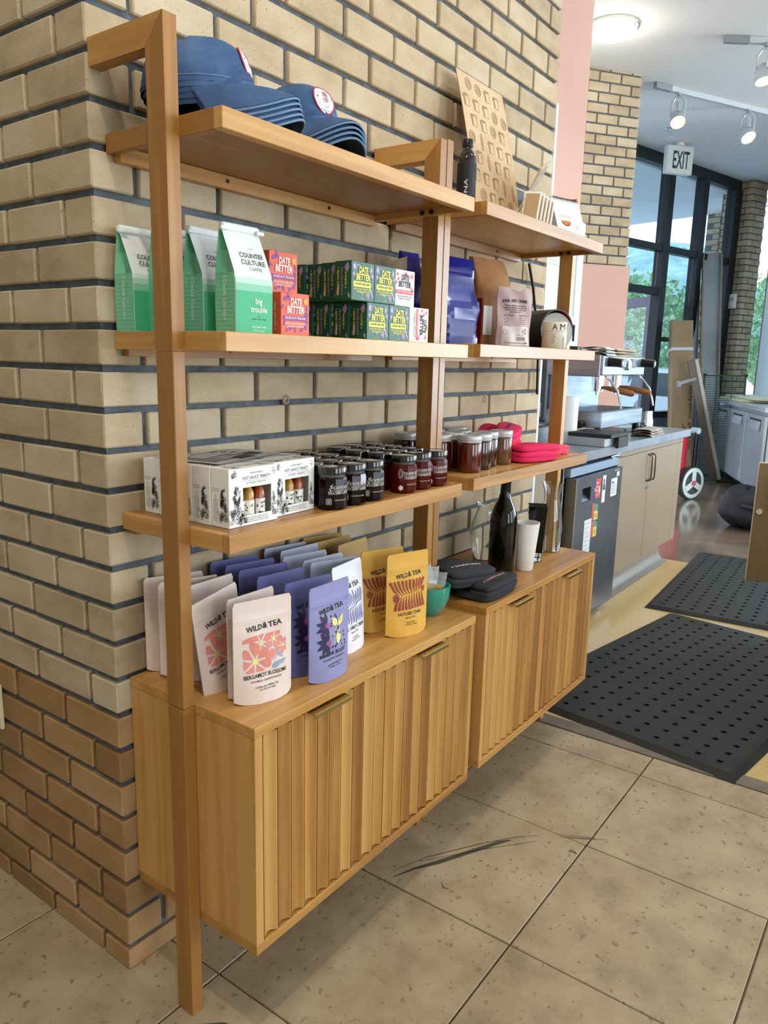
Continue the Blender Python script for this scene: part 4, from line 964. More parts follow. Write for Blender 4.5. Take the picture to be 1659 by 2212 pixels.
# ================================================================ KNIT HATS
def beanie(loc, rz, label, colr, ink, group, sx_=1, sy_=1, hh=.034, rot=None, word=True, big=False):
    t = T('knit_hat', label, 'hat', loc, rz, group)
    if rot: t.rotation_euler = rot
    k = noisy('knit_' + colr.strip('#'), [(.3, colr), (.7, colr)], (30, 30, 30), 3, .95, .6, 700)
    W_, D_ = .105 * sx_, .078 * sy_
    def pw(x, p): return (abs(x) ** p) * (1 if x > 0 else -1)
    def slab(w, d, z0, z1, wob, x0=0, y0=0, e=.32):
        def fn(u, v):
            a = 2 * pi * u; b = pi * (v - .5); c, s_ = pw(cos(a), .38), pw(sin(a), .38); rr_ = abs(cos(b)) ** e
            return (x0 + w * c * rr_ * (1 + .015 * sin(3 * a + wob)), y0 + d * s_ * rr_ * (1 + .03 * sin(2 * a + wob)) - .010 * s_ * (c * c), (z0 + z1) / 2 + (z1 - z0) / 2 * pw(sin(b), e + .1) + .003 * sin(2.2 * c * rr_ + wob) * (b > -.2))
        return fn
    P(M().grid(slab(W_, D_, 0, hh * .55, 1), 44, 14, 0, True), 'crown', k, t, 60)
    P(M().grid(slab(W_ * .985, D_ * .66, hh * .30, hh * .66, 2, 0, -D_ * .37), 44, 12, 0, True), 'inner_cuff', k, t, 60)
    P(M().grid(slab(W_ * .965, D_ * .60, hh * .64, hh, 2, .002, -D_ * .40), 44, 12, 0, True), 'folded_cuff', k, t, 60)
    if word:
        tr = line('kneaded bakery', .006, 0, .0115, .115 * sx_, .02, 0, 0, slant=.15) + ell(-.064 * sx_, .004, .004, .004)
        PR('embroidery', tr, flat(ink, .8), t, lambda u, v: (u, v - D_ * .42, hh + .003 * sin(2.2 * u / W_ + 2) + .0012), .01)
    return t
dz_ = CT + DZ + .0006
gk = 'charcoal knit hats'
beanie((.985, -.145, dz_), -22, 'charcoal knit hat at the back of the pile, unfolded and dark', '#23242a', '#e8b8b4', gk, 1.0, 1.1, .040, None, False)
beanie((1.005, -.288, dz_), 2, 'charcoal knit hat lying at the cabinet edge under the other one', '#2a2b31', '#d99a96', gk, .98, .82, .046)
beanie((.950, -.215, dz_ + .042), -9, 'charcoal knit hat on top of the pile with pale pink embroidery', '#2c2d34', '#f0cac6', gk, .96, 1.05, .046, (R(9), R(4), R(-9)))
gp = 'hot pink knit hats'
beanie((1.345, -.222, hz_), -14, 'hot pink knit hat at the shelf edge in front of the other pink ones', '#e8265f', '#5a2f5f', gp, .92, 1.0, .052)
beanie((1.320, -.130, hz_), 12, 'hot pink knit hat squashed beneath the top one, next to the honey', '#e22258', '#5a2f5f', gp, .90, .9, .058, None, False)
beanie((1.305, -.140, hz_ + .060), 18, 'hot pink knit hat lying slouched on top of the pile', '#ea2a64', '#4d2a5a', gp, .82, .85, .050, (R(14), R(-6), R(18)))
beanie((1.48, -.190, hz_), -8, 'coral pink folded hat flat at the right of the pile', '#e74a5c', '#5a2f5f', gp, .66, 1.0, .034, None, False)
beanie((1.575, -.185, hz_), -18, 'coral pink folded hat at the far right end of the shelf', '#ef5468', '#5a2f5f', gp, .55, .95, .030, None, False)
# ================================================================ CAPS on the top shelf
DEN = noisy('blue_twill', [(.3, '#2b4469'), (.55, '#3b5a87'), (.75, '#50729f')], (9, 9, 9), 6, .85, .3, 900, .12, None, 'object')
DENI = flat('#16202f', .9, name='cap_lining')
CRX, CRY, CRH = .096, .082, .088
def crown_fn(u, v, sc=1.0, off=0):
    a = 2 * pi * u
    b = v * pi / 2; k = cos(b) ** .62; z = sin(b) ** 1.02
    fr = max(0, cos(a))
    w = .0025 * sin(3 * a + 5 * v) * sin(pi * v) + .002 * sin(7 * a) * (1 - v) * v
    seam = -.0012 * (abs(sin(3 * a)) < .10) * (v > .05)
    x = (CRX * cos(a) * k + .010 * fr * sin(pi * v)) ; y = CRY * sin(a) * k
    l = sqrt(x * x + y * y) or 1
    return Vector(((x + (x / l) * (w + seam + off)) * sc, (y + (y / l) * (w + seam + off)) * sc, (CRH * z * (1 - .10 * (1 - fr) * v * (cos(a) < 0)) + off * z) * sc))
def brim_fn(u, v, side, sc=1.0):
    a = R(-82 + 164 * u); q = v
    ix, iy = CRX * .97 * cos(a), CRY * .97 * sin(a)
    ox, oy = CRX * cos(a) + .088 * max(0, cos(a)) ** .55 , CRY * 1.06 * sin(a)
    x, y = ix + (ox - ix) * q, iy + (oy - iy) * q
    z = .006 - .050 * (abs(y) / CRY) ** 1.8 * (.30 + .70 * q) - .022 * q * q * max(0, cos(a)) + (.0016 if side > 0 else -.0016)
    return Vector((x * sc, y * sc, z * sc))
def cap(loc, rz, tilt, label, group, top, sc=1.0):
    t = T('baseball_cap', label, 'cap', loc, 0, group); t.rotation_euler = (0, R(tilt), R(rz))
    m = M().grid(lambda u, v: crown_fn(u, v * .985, sc), 48, 16, 0, True)
    P(m, 'crown', DEN, t, 70)
    P(M().grid(lambda u, v: crown_fn(u, v * .97, sc * .975), 32, 10, 0, True), 'lining', DENI, t, 70)
    nb = 28
    m = M().grid(lambda u, v: brim_fn(u, v, 1, sc), nb, 8).grid(lambda u, v: brim_fn(1 - u, v, -1, sc), nb, 8)
    e1 = [Vector(brim_fn(i / nb, 1, 0, sc)) for i in range(nb + 1)]
    b = P(m, 'brim', DEN, t, 60)
    P(M().tube(e1, .0021, 6), 'brim_edge', flat('#6f8fb2', .85), b)
    if top:
        P(M().tube([crown_fn((i / 48) % 1, .07, sc, .0006) for i in range(48)], .0008, 4, 0, True), 'sweatband_stitching', flat('#7f9bbd', .8), t)
        P(M().lathe([(.007, 0), (.006, .003), (.001, .0045)], 12, (0, 0, CRH * .905)), 'top_button', DEN, t)
        mp = lambda o: (lambda u, v: crown_fn((u / (2 * pi * CRX * .92)) % 1, .36 + v / .150, sc, o))
        shp = [(-.001, -.036), (.012, -.031), (.023, -.018), (.029, 0), (.027, .018), (.020, .028), (0, .032), (-.020, .028), (-.027, .018), (-.029, 0), (-.023, -.018), (-.012, -.031)]
        sm = []
        for i in range(12):
            p, q2 = shp[i], shp[(i + 1) % 12]; sm += [p, ((p[0] + q2[0]) / 2 * 1.01, (p[1] + q2[1]) / 2 * 1.01)]
        b = PR('patch', split(poly(sm), .008), flat('#e7ecef', .8), t, mp(.0018))
        P(M().tube([mp(.0016)(x, y) for x, y in sm], .0017, 6, 0, True), 'patch_border', flat('#a8304f', .8), b)
        red = flat('#b96a78', .8)
        hd_ = ring(0, -.006, .0085, .0008, .015, 20, 100, 440) + ring(0, -.004, .0062, .0012) + ring(0, -.004, .0036, .0010) + ell(0, -.004, .0016)
        hd_ += sum([ribbon([(x, .004), (x * 1.1, .018 + q)], .0022) for x, q in ((-.0055, -.002), (-.002, .001), (.002, .001), (.0055, -.002))], [])
        hd_ += line('KNEADED', 0, .0235, .0042, .026, .02, 0, .002) + ell(-.020, .002, .0022) + ell(.020, .002, .0022)
        PR('emblem', hd_, red, b, mp(.0028), .006)
        PR('emblem_lines', line('Good Bread Culture', 0, -.027, .0034, .026, 0, 0, -.003) + ring(0, 0, .021, .0005, .024, 12, 195, 235) + ring(0, 0, .021, .0005, .024, 12, 305, 345) + ring(0, 0, .021, .0005, .024, 8, 15, 45) + ring(0, 0, .021, .0005, .024, 8, 135, 165), flat('#6d7078', .8), b, mp(.0028), .006)
    return t
gc1, gc2 = 'blue caps in the left stack', 'blue caps in the right stack'
order = ['bottom', 'second', 'third', 'fourth', 'top']
def stack(n, x, y, z, rz, tilt, dx, dy, dzz, group, who):
    for i in range(n):
        top = i == n - 1; w = 'top' if top else order[i]
        if top: l = 'washed blue cap on top of the %s, its round white patch showing' % who
        else: l = 'washed blue cap, %s one from below in the %s' % ({'bottom': 'lowest', 'second': 'second', 'third': 'third', 'fourth': 'fourth'}[w], who)
        cap((x + dx * i, y + dy * i, z + dzz * i), rz, tilt, l, group, top, .965 + .035 * i / (n - 1))
stack(5, .150, -.128, S1 + .036, -58, -4, -.0025, .003, .0085, gc1, 'left stack')
stack(4, .405, -.118, S1 + .038, -100, -3, .0005, .003, .0095, gc2, 'right stack')
# ================================================================ CABINET TOP of the far unit: vases and bottle
cz = CT + DZ + .0006
def turned(name, label, cat, loc, parts, group=None, n=44):
    t = T(name, label, cat, loc, 0, group)
    for nm_, prof, mt in parts: P(M().lathe(prof, n), nm_, mt, t, 55)
    return t
def shell(prof, th):
    """closed wall from an outer profile (bottom to top)"""
    out = [(.001, prof[0][1])] + prof; inn = []
    for r, z in reversed(prof): inn.append((max(.001, r - th), max(z, prof[0][1] + th * 1.6) if (r, z) != prof[-1] else z))
    return out + inn + [(.001, prof[0][1] + th * 1.6)]
CLEARG = flat('#f6fbfa', 0, trans=1, ior=1.46, name='vase_glass')
t = T('wine_bottle', 'dark green wine bottle without a label standing behind the charcoal hats', 'bottle', (1.188, -.238, cz))
BG = flat('#0b0c06', .06, coat=.2, spec=.35, name='dark_bottle_glass')
P(M().lathe([(.001, 0), (.038, 0), (.0415, .004), (.0415, .165), (.039, .19), (.031, .215), (.021, .235), (.0155, .255), (.0145, .285), (.0158, .287), (.0158, .294), (.0142, .296), (.012, .296), (.012, .27), (.001, .27)], 48), 'bottle_glass', BG, t, 60)
P(M().lathe([(.0158, .2865), (.0164, .288), (.0164, .293), (.0158, .2945)], 40, cap=False), 'lip_ring', BG, t)
turned('vase', 'clear glass vase with a pinched neck standing behind the wine bottle', 'vase', (1.335, -.098, cz), [('vase_body', shell([(.030, 0), (.036, .003), (.047, .05), (.050, .085), (.046, .12), (.033, .15), (.0285, .163), (.031, .178), (.035, .188)], .0022), CLEARG)])
turned('cup', 'tall tapered white ceramic cup right of the wine bottle', 'cup', (1.298, -.262, cz), [('cup_body', shell([(.025, 0), (.027, .002), (.034, .08), (.041, .150), (.0413, .152)], .003), flat('#e9e8e6', .35, coat=.2))])
t = T('square_vase', 'square black glass vase on a thick clear foot', 'vase', (1.425, -.238, cz), 28)
def tap(w0, w1, z0, z1): return [(-w0, -w0, z0), (w0, -w0, z0), (w0, w0, z0), (-w0, w0, z0), (-w1, -w1, z1), (w1, -w1, z1), (w1, w1, z1), (-w1, w1, z1)]
FC = [(0, 3, 2, 1), (4, 5, 6, 7), (0, 1, 5, 4), (1, 2, 6, 5), (2, 3, 7, 6), (3, 0, 4, 7)]
BV = flat('#050505', .05, coat=.2, spec=.35, name='black_glass')
m = M(); w0, w1 = .0215, .0305
m.add(tap(w0, w1, .030, .186), FC[2:] + FC[:1]); m.add(tap(w0 - .003, w1 - .003, .150, .186), [tuple(reversed(f)) for f in FC[2:]] + [(3, 2, 1, 0)][::-1])
k = len(m.v) - 16
m.f += [(k + 4 + i, k + 4 + (i + 1) % 4, k + 12 + (i + 1) % 4, k + 12 + i) for i in range(4)]; m.m += [0] * 4
P(m, 'vase_body', BV, t, 0)
P(M().add(tap(.0235, .017, 0, .012), FC).add(tap(.017, .0205, .012, .029), FC), 'glass_foot', CLEARG, t, 0)
turned('carafe', 'clear glass carafe with a flared rim at the far end of the cabinet', 'carafe', (1.582, -.218, cz), [('carafe_body', shell([(.033, 0), (.037, .004), (.040, .05), (.0405, .09), (.035, .14), (.0275, .175), (.0262, .195), (.031, .222), (.0375, .240)], .0026), CLEARG)])
# ================================================================ SECOND SHELF of the far unit
uz = S2 + DZ + .0004
FOIL = noisy('blue_foil', [(.3, '#0b1160'), (.6, '#131f8c'), (.8, '#1d34b0')], (6, 6, 6), 5, .2, 0, 1, 0, None, 'object', 0, .12)
def crumple_bag(name, label, cat, loc, rz, w, d, hh, mt, seed, amp=.004, topw=1, group=None, taper=.5, part='bag_body', smooth=40, nu=26, nv=24):
    t = T(name, label, cat, loc, rz, group)
    from mathutils import noise as NZ
    def fn(u, v):
        a = 2 * pi * u; p = .28; c = abs(cos(a)) ** p * (1 if cos(a) > 0 else -1); s_ = abs(sin(a)) ** p * (1 if sin(a) > 0 else -1)
        dd = d / 2 * (1 - (1 - .08) * max(0, (v - taper) / (1 - taper)) ** 1.3); ww = w / 2 * (1 + (topw - 1) * v)
        q = Vector((c * w * 18 + seed, s_ * d * 18, v * hh * 22)); e = NZ.noise(q) * amp + abs(NZ.noise(q * 2.3)) * amp * .8
        k = min(1, v * 10 + .15)
        return (c * (ww + e * k), s_ * (dd + e * k), hh * v + NZ.noise(q * .6) * amp * (v > .95))
    m = M().grid(fn, nu, nv, 0, True)
    k = len(m.v); n = nu
    m.f.append(tuple(reversed(range(n)))); m.m.append(0); m.f.append(tuple(range(k - n, k))); m.m.append(0)
    P(m, part, mt, t, smooth); return t, fn
bt, _ = crumple_bag('foil_bag', 'shiny royal blue foil bag right of the middle oak posts', 'bag', (.982, -.150, uz), -8, .150, .085, .226, FOIL, 3, .008, .96, 'blue foil bags', .35, smooth=12)
bt, _ = crumple_bag('foil_bag', 'dark blue foil bag behind the middle oak posts, left one', 'bag', (.900, -.062, uz), 4, .10, .06, .235, FOIL, 9, .004, .9, 'blue foil bags', .45, smooth=12)
P(M().grid(lambda u, v: (-.0535 - .004 * sin(pi * u) , -.026 + .05 * u, .13 + .088 * v - .012 * u), 8, 8).grid(lambda u, v: (-.0530 - .004 * sin(pi * u), .024 - .05 * u, .13 + .088 * v - .012 * (1 - u)), 8, 8), 'paper_label', flat('#e6dcc6', .6), bt, 50)
KR = noisy('kraft_paper', [(.3, '#96663a'), (.5, '#a97848'), (.75, '#b98a58')], (7, 7, 7), 5, .75, .3, 60, 0, None, 'object')
KRL = noisy('kraft_light', [(.3, '#b99b76'), (.5, '#c9ad88'), (.75, '#d3b995')], (7, 7, 7), 5, .8, .2, 90, 0, None, 'object')
bt, fk = crumple_bag('kraft_bag', 'tall brown kraft paper coffee bag rolled open behind the earl grey pouch', 'bag', (1.292, -.082, uz), -12, .150, .105, .262, KR, 5, .004, 1.0, None, .55, smooth=25)
P(M().cbox(-.070, -.03, -.0548, -.0535, .035, .12, .0005), 'paper_label', WHITE, bt)
k2 = T('red_packet', 'thin red packet squeezed between the blue foil bag and the kraft bag', 'packet', (1.098, -.135, uz), -14)
P(M().grid(lambda u, v: (.004 * sin(6 * u), -.045 + .09 * u, .13 * v), 6, 6).grid(lambda u, v: (.010 + .004 * sin(6 * u), .045 - .09 * u, .13 * v), 6, 6), 'packet_body', flat('#8e1212', .4), k2, 50)
# torn pink pouch seen from the back
tp = T('tea_pouch', 'crumpled pale pink tea pouch, back side with recycling mark, on the far shelf', 'tea pouch', (1.262, -.196, uz), -30)
fb_ = pouch_fn(.040, 0, 31, .118, .172)
def fb2(u, t_, side=-1):
    p = fb_(u, t_ * .86, side); p.z = .172 * t_ - .010 * (t_ > .93) * max(0, sin(7 * u + 1)) ; p.y += .003 * sin(11 * u + 9 * t_); return p
m = M(); m.grid(lambda u, v: fb2(u - .5, v, -1), 18, 26).grid(lambda u, v: fb2(.5 - u, v, 1), 18, 26); P(m, 'pouch_body', flat('#c9aeb0', .55), tp, 50)
mb = lambda u, v: fb2(u / .118, v / .172) + Vector((0, -.0009, 0)); mb2 = lambda u, v: mb(u, v) + Vector((0, -.0004, 0))
PR('lettering', line('EARL GREY CREME', -.002, .128, .0085, .082, .02, 0, .002) + line('Bright, piquant citrus from', 0, .118, .0042, .072, .01) + line('bergamot orange layered with soft,', 0, .112, .0042, .080, .01) + line('creamy notes for a smooth and', 0, .106, .0042, .074, .01) + line('aromatic finish.', 0, .1, .0042, .038, .01) + line('DIRECTIONS', -.024, .09, .0036, .030, .01) + line('INGREDIENTS', .026, .09, .0036, .034, .01) + sum([line(s_, .026, .083 - .0055 * i, .0034, .03 - .003 * i) for i, s_ in enumerate(['Black Tea,', 'Natural Bergamot', 'and Vanilla Flavor.', 'Organic'])], []) + sum([line(s_, -.030, .083 - .0065 * i, .0032, .016) for i, s_ in enumerate(['1 tsp', '8 oz', '205°F', '3-5 min'])], []), INK, tp, mb, .01)
PR('back_label', rrect(-.046, .006, .048, .060, .004), flat('#ded4d2', .5), tp, mb, .008)
PR('label_print', line('WILDANDTEA.COM', .0, .010, .0048, .078, .01) + ring(.030, .046, .0095, .0007) + sum([leaf(.030 + .003 * cos(R(120 * i + 30)), .046 + .003 * sin(R(120 * i + 30)), .006, .004, R(120 * i + 90)) for i in range(3)], []) + sum([rect(.002 + .0022 * i, .019, .002 + .0022 * i + .0006 + .0008 * (i % 3 == 0), .030) for i in range(14)], []) + ring(-.036, .044, .007, .0007) + line('APR 23', .012, .0335, .0034, .02), INK, tp, mb2, .01)
# navy tube lying down and cream tin
nt_ = T('paper_tube', 'navy paper tube lying on its side with a grey end disc and red inside', 'tube', (1.565, -.200, uz + .0652), 0); nt_.rotation_euler = (0, 0, R(61 - 90))
m = M(); rt = .065
Ly = Matrix.Rotation(R(90), 4, 'X')
m.lathe([(.0605, -.003), (rt, -.003), (rt, .0), (rt, .135), (.001, .135)], 56, cap=False); k = len(m.v); m.v = [(x, z, y) for x, y, z in m.v]; P(m, 'tube_wall', flat('#0d1028', .35), nt_, 50)
m = M().lathe([(.0606, -.003), (.0606, .022)], 56, cap=False); m.v = [(x, z, y) for x, y, z in m.v]; P(m, 'red_lining', flat('#a3121f', .5), nt_, 60)
m = M().lathe([(.0568, .004), (.0568, .0065)], 56); m.v = [(x + .0030, z - .001 + .008 * (y / .06) - .008 * (x / .06), y - .0032) for x, y, z in m.v]; P(m, 'end_disc', flat('#b9b8b2', .6), nt_, 30)
PR('lettering', [tuple((q[0], q[1]) for q in tt) for tt in line('COFFEE', 0, 0, .010, .085)], flat('#b9bcc8', .5), nt_, lambda u, v: (-(rt + .0006) * sin(.55 + v / rt), .064 - u * -1 * -1, (rt + .0006) * cos(.55 + v / rt)), .01)
tn = T('cream_tin', 'cream cylindrical tin with large black letters in front of the navy tube', 'tin', (1.412, -.262, uz), -32); rt2 = .0375
P(M().lathe([(.001, 0), (rt2 - .001, 0), (rt2, .001), (rt2, .052), (rt2 - .0006, .0525)], 48), 'tin_body', flat('#d9d2c2', .45), tn, 50)
P(M().lathe([(rt2 - .0006, .0527), (rt2 + .0005, .053), (rt2 + .0005, .0785), (rt2 - .001, .0798), (.001, .0798)], 48), 'tin_lid', flat('#dcd6c8', .45), tn, 50)
cyl = lambda u, v: ((rt2 + .0011) * sin(u / rt2), -(rt2 + .0011) * cos(u / rt2), v)
PR('lettering', line('A', -.022, .056, .0185, .0150) + line('M', .003, .056, .0185, .0185) + line('A', .029, .056, .0185, .0150) + [tuple((.010 - q[1], .020 + q[0]) for q in tt) for tt in line('DONA', 0, 0, .0055, .032)] + sum([rect(-.030, .016 + .006 * i, -.022 + .003 * (i % 2), .0168 + .006 * i) for i in range(5)], []), INK, tn, cyl, .006)
# ================================================================ TOP SHELF of the far unit
tz = S1 + DZ + .0004
bo = T('syrup_bottle', 'dark amber bottle with black screw cap left of the printed kraft sheet', 'bottle', (1.085, -.118, tz)); rb_ = .026
P(M().lathe([(.001, 0), (rb_ - .002, 0), (rb_, .003), (rb_, .155), (rb_ - .002, .165), (.016, .178), (.0125, .183), (.0125, .192)], 40), 'bottle_glass', flat('#1b0d06', .07, coat=.8), bo, 50)
P(M().lathe([(.0138, .188), (.0148, .1885), (.0148, .1925), (.0142, .193), (.0142, .206), (.013, .208), (.001, .208)], 36), 'screw_cap', BLACK, bo)
P(M().lathe([(rb_ + .0004, .010), (rb_ + .0004, .145)], 40, cap=False), 'dark_label', flat('#10131c', .45), bo)
PR('lettering', [tuple((-.014 - q[1], .065 + q[0]) for q in tt) for tt in line('DONA', 0, 0, .010, .075)], flat('#dadada', .5), bo, lambda u, v: ((rb_ + .0008) * sin(u / rb_ - .35), -(rb_ + .0008) * cos(u / rb_ - .35), v), .008)
# printed sheet leaning on the wall
ps = T('printed_sheet', 'large kraft paper sheet with brown bread prints leaning on the bricks', 'paper sheet', (1.232, -.150, tz), 0)
SW, SH = .275, .435; ln = R(16.5)
def shf(u, v, o=0):
    c = .010 * sin(pi * (v / SH)) + .012 * (v / SH) ** 2
    return Vector((u + .012 * v / SH + .03 * (v / SH), (v * sin(ln)) - c - o, v * cos(ln)))
m = M().grid(lambda u, v: shf(SW * (u - .5), SH * v), 10, 14).grid(lambda u, v: shf(SW * (.5 - u), SH * v, -.0016), 10, 14)
P(m, 'paper', KRL, ps, 60)
def bread(cx, cy, s, kind):
    dk, lt = [], []
    if kind < 3:
        body = [(-.40, -.5), (.42, -.5), (.42, .12), (.52, .22), (.52, .40), (.38, .52), (.1, .5), (-.3, .52), (-.5, .40), (-.52, .2), (-.40, .1)]
        dk += poly([(cx + s * x, cy + s * y) for x, y in [(-.40, -.5), (-.22, -.42), (-.20, .12), (-.28, .24), (-.2, .36), (.05, .36), (.3, .36), (.38, .52), (.1, .55), (-.3, .54), (-.5, .42), (-.52, .2), (-.40, .1)]]) if kind != 1 else \
              poly([(cx + s * x, cy + s * y) for x, y in [(-.40, -.5), (-.2, -.42), (-.18, .12), (-.26, .26), (-.12, .42), (.0, .30), (-.02, .48), (-.25, .56), (-.5, .42), (-.52, .2), (-.40, .1)]]) + poly([(cx + s * x, cy + s * y) for x, y in [(.05, .3), (.15, .46), (.36, .4), (.5, .2), (.52, .38), (.36, .54), (.1, .52)]])
        lt += ribbon([(cx + s * x, cy + s * y) for x, y in body + body[:1]], s * .045)
    elif kind == 3:
        lt += ring(cx, cy, s * .5, s * .06, s * .55) + sum([ribbon([(cx + s * (-.42 + .14 * abs(i)), cy + s * .26 * i - s * .1), (cx, cy + s * .26 * i + s * .08), (cx + s * (.42 - .14 * abs(i)), cy + s * .26 * i - s * .1)], s * .05) for i in (-1, 0, 1)], []) + sum([ribbon([(cx + s * .26 * i, cy - s * .4), (cx + s * .26 * i + s * .1, cy), (cx + s * .26 * i, cy + s * .4)], s * .05) for i in (-1, 0, 1)], [])
    else:
        lt += ring(cx, cy, s * .2, s * .045, s * .75) + sum([ribbon([(cx - s * .13, cy + s * (.5 - .25 * i)), (cx + s * .13, cy + s * (.38 - .25 * i))], s * .07) for i in range(5)], [])
    return dk, lt
dk, lt = [], []
rr = random.Random(12)
for j in range(8):
    for i in range(5):
        x = -SW / 2 + .030 + .054 * i + (.027 if j % 2 else 0); y = .028 + .054 * j - .004 * i
        if x > SW / 2 - .02: continue
        a, b = bread(x, y, .034, [0, 1, 2, 3, 0, 4, 1, 0, 3][(i * 2 + j * 3 + (i * j) % 4) % 9]); dk += a; lt += b
PR('bread_print', dk, flat('#94775f', .8), ps, lambda u, v: shf(u, v, .0007), .02); PR('bread_outline', lt, flat('#9f8469', .8), ps, lambda u, v: shf(u, v, .0008), .02)
bb = T('black_box', 'small matte black box behind the packaged cards against the bricks', 'box', (1.475, -.045, tz), 0); P(M().cbox(-.05, .05, -.03, .03, 0, .155, .004), 'box_body', flat('#101214', .5), bb); P(M().cbox(-.051, .051, -.031, .031, .12, .157, .004), 'box_lid', flat('#262b33', .45), bb)
# packaged cookie cards and folded white cards
pk = T('cookie_packet', 'clear film packet with printed card leaning backwards on the white folders', 'packet', (1.335, -.165, tz + .066), 0)
ex_ = Vector((.85, .28, .30)).normalized(); ez_ = Vector((.50, -.10, .62)); ez_ = (ez_ - ex_ * ez_.dot(ex_)).normalized(); ey_ = ez_.cross(ex_)
pk.rotation_euler = Matrix((ex_, ey_, ez_)).transposed().to_euler()
P(M().cbox(-.085, .085, -.003, .003, 0, .135, .002), 'card', flat('#d7bfa2', .6), pk)
P(M().grid(lambda u, v: (-.09 + .18 * u, -.0052 - .0012 * sin(9 * u) * sin(8 * v), -.004 + .15 * v), 10, 10), 'film', flat('#eef3f6', .08, trans=.75, ior=1.1), pk, 60)
PR('print', sum([rect(-.055 + .038 * (i % 3), .02 + .036 * (i // 3), -.025 + .038 * (i % 3), .048 + .036 * (i // 3)) for i in range(9) if i % 5], []), flat('#d9d4d2', .6), pk, face((0, -.0033, 0), (1, 0, 0), (0, 0, 1), (0, -1, 0)))
PR('dark_print', sum([rect(-.05 + .03 * i, .105, -.03 + .03 * i, .118) for i in range(3)], []) + ell(.03, .045, .013) + ell(-.01, .06, .008), flat('#6d5a52', .6), pk, face((0, -.0038, 0), (1, 0, 0), (0, 0, 1), (0, -1, 0)))
for i in range(5):
    c_ = T('folded_card', '%s tan and white folded card leaning in the row under the film packet' % ['leftmost', 'second', 'middle', 'fourth', 'rightmost'][i], 'card', (1.190 + .031 * i, -.262 + .004 * i, tz), 0, 'folded cards on the top shelf'); c_.rotation_euler = (R(-14), R(4), R(-74))
    P(M().box(-.023, .023, -.004, -.0028, .001, .085).box(-.023, .023, .0028, .004, .001, .085).box(.0215, .023, -.0028, .0028, .001, .085), 'card_sheet', flat('#efece6', .5), c_, 0)
    P(M().box(-.019, .019, -.0056, -.0044, .006, .078), 'kraft_insert', flat('#b79871', .6), c_, 0)
# desk calendar
ca = T('desk_calendar', 'small white spiral desk calendar standing at the far end of the top shelf', 'calendar', (1.448, -.250, tz), -17)
cw, chh, sp = .062, .102, .040
def panel(s): return M().add([(-cw, s * sp, 0), (cw, s * sp, 0), (cw, s * .002, chh), (-cw, s * .002, chh), (-cw, s * sp - s * .0016, 0), (cw, s * sp - s * .0016, 0), (cw, 0, chh), (-cw, 0, chh)], FC)
P(panel(-1), 'front_page', flat('#eceeef', .5), ca, 0); P(panel(1), 'back_panel', flat('#cfc9cf', .6), ca, 0)
nn = Vector((0, -chh, sp)).normalized(); fc = lambda o: face(Vector((0, -sp, 0)), (1, 0, 0), Vector((0, sp, chh)).normalized(), nn, o)
P(M().tube([(cw * .9 * (2 * i / 14 - 1), 0, chh + .002) for i in range(15)], .0008, 5), 'spiral_wire', BLACK, ca)
for i in range(15):
    x = cw * .9 * (2 * i / 14 - 1)
    if i == 0: ring_m = M().tube([(0, .0055 * cos(q), .0055 * sin(q)) for q in [2 * pi * j / 12 for j in range(12)]], .0009, 5, 0, True).mesh('wire_ring', [BLACK])
    P(ring_m, 'wire_ring', None, ca, loc=(x, 0, chh - .001))
PR('picture', ell(-.018, .058, .030, .036, 28), flat('#7c2f14', .5), ca, fc(.0006))
PR('picture_detail', sum([ribbon([(-.042 + .006 * i, .048 + .003 * (i % 2)), (-.041 + .006 * i, .078 - .006 * abs(i - 4) / 2)], .0022) for i in range(9)], []) + poly([(-.040, .039), (.004, .041), (-.004, .030), (-.018, .025), (-.032, .030)]), flat('#c07a34', .5), ca, fc(.0010))
PR('lettering', line('JANUARY', .034, .074, .0055, .030) + sum([sum([ell(.020 + .005 * i, .064 - .006 * j, .0009, .0012, 6) for i in range(7)], []) for j in range(5)], []) + sum([rect(.020, .030 - .004 * j, .036 + .004 * (j % 2), .0312 - .004 * j) for j in range(4)], []), flat('#7d8288', .6), ca, fc(.0008))
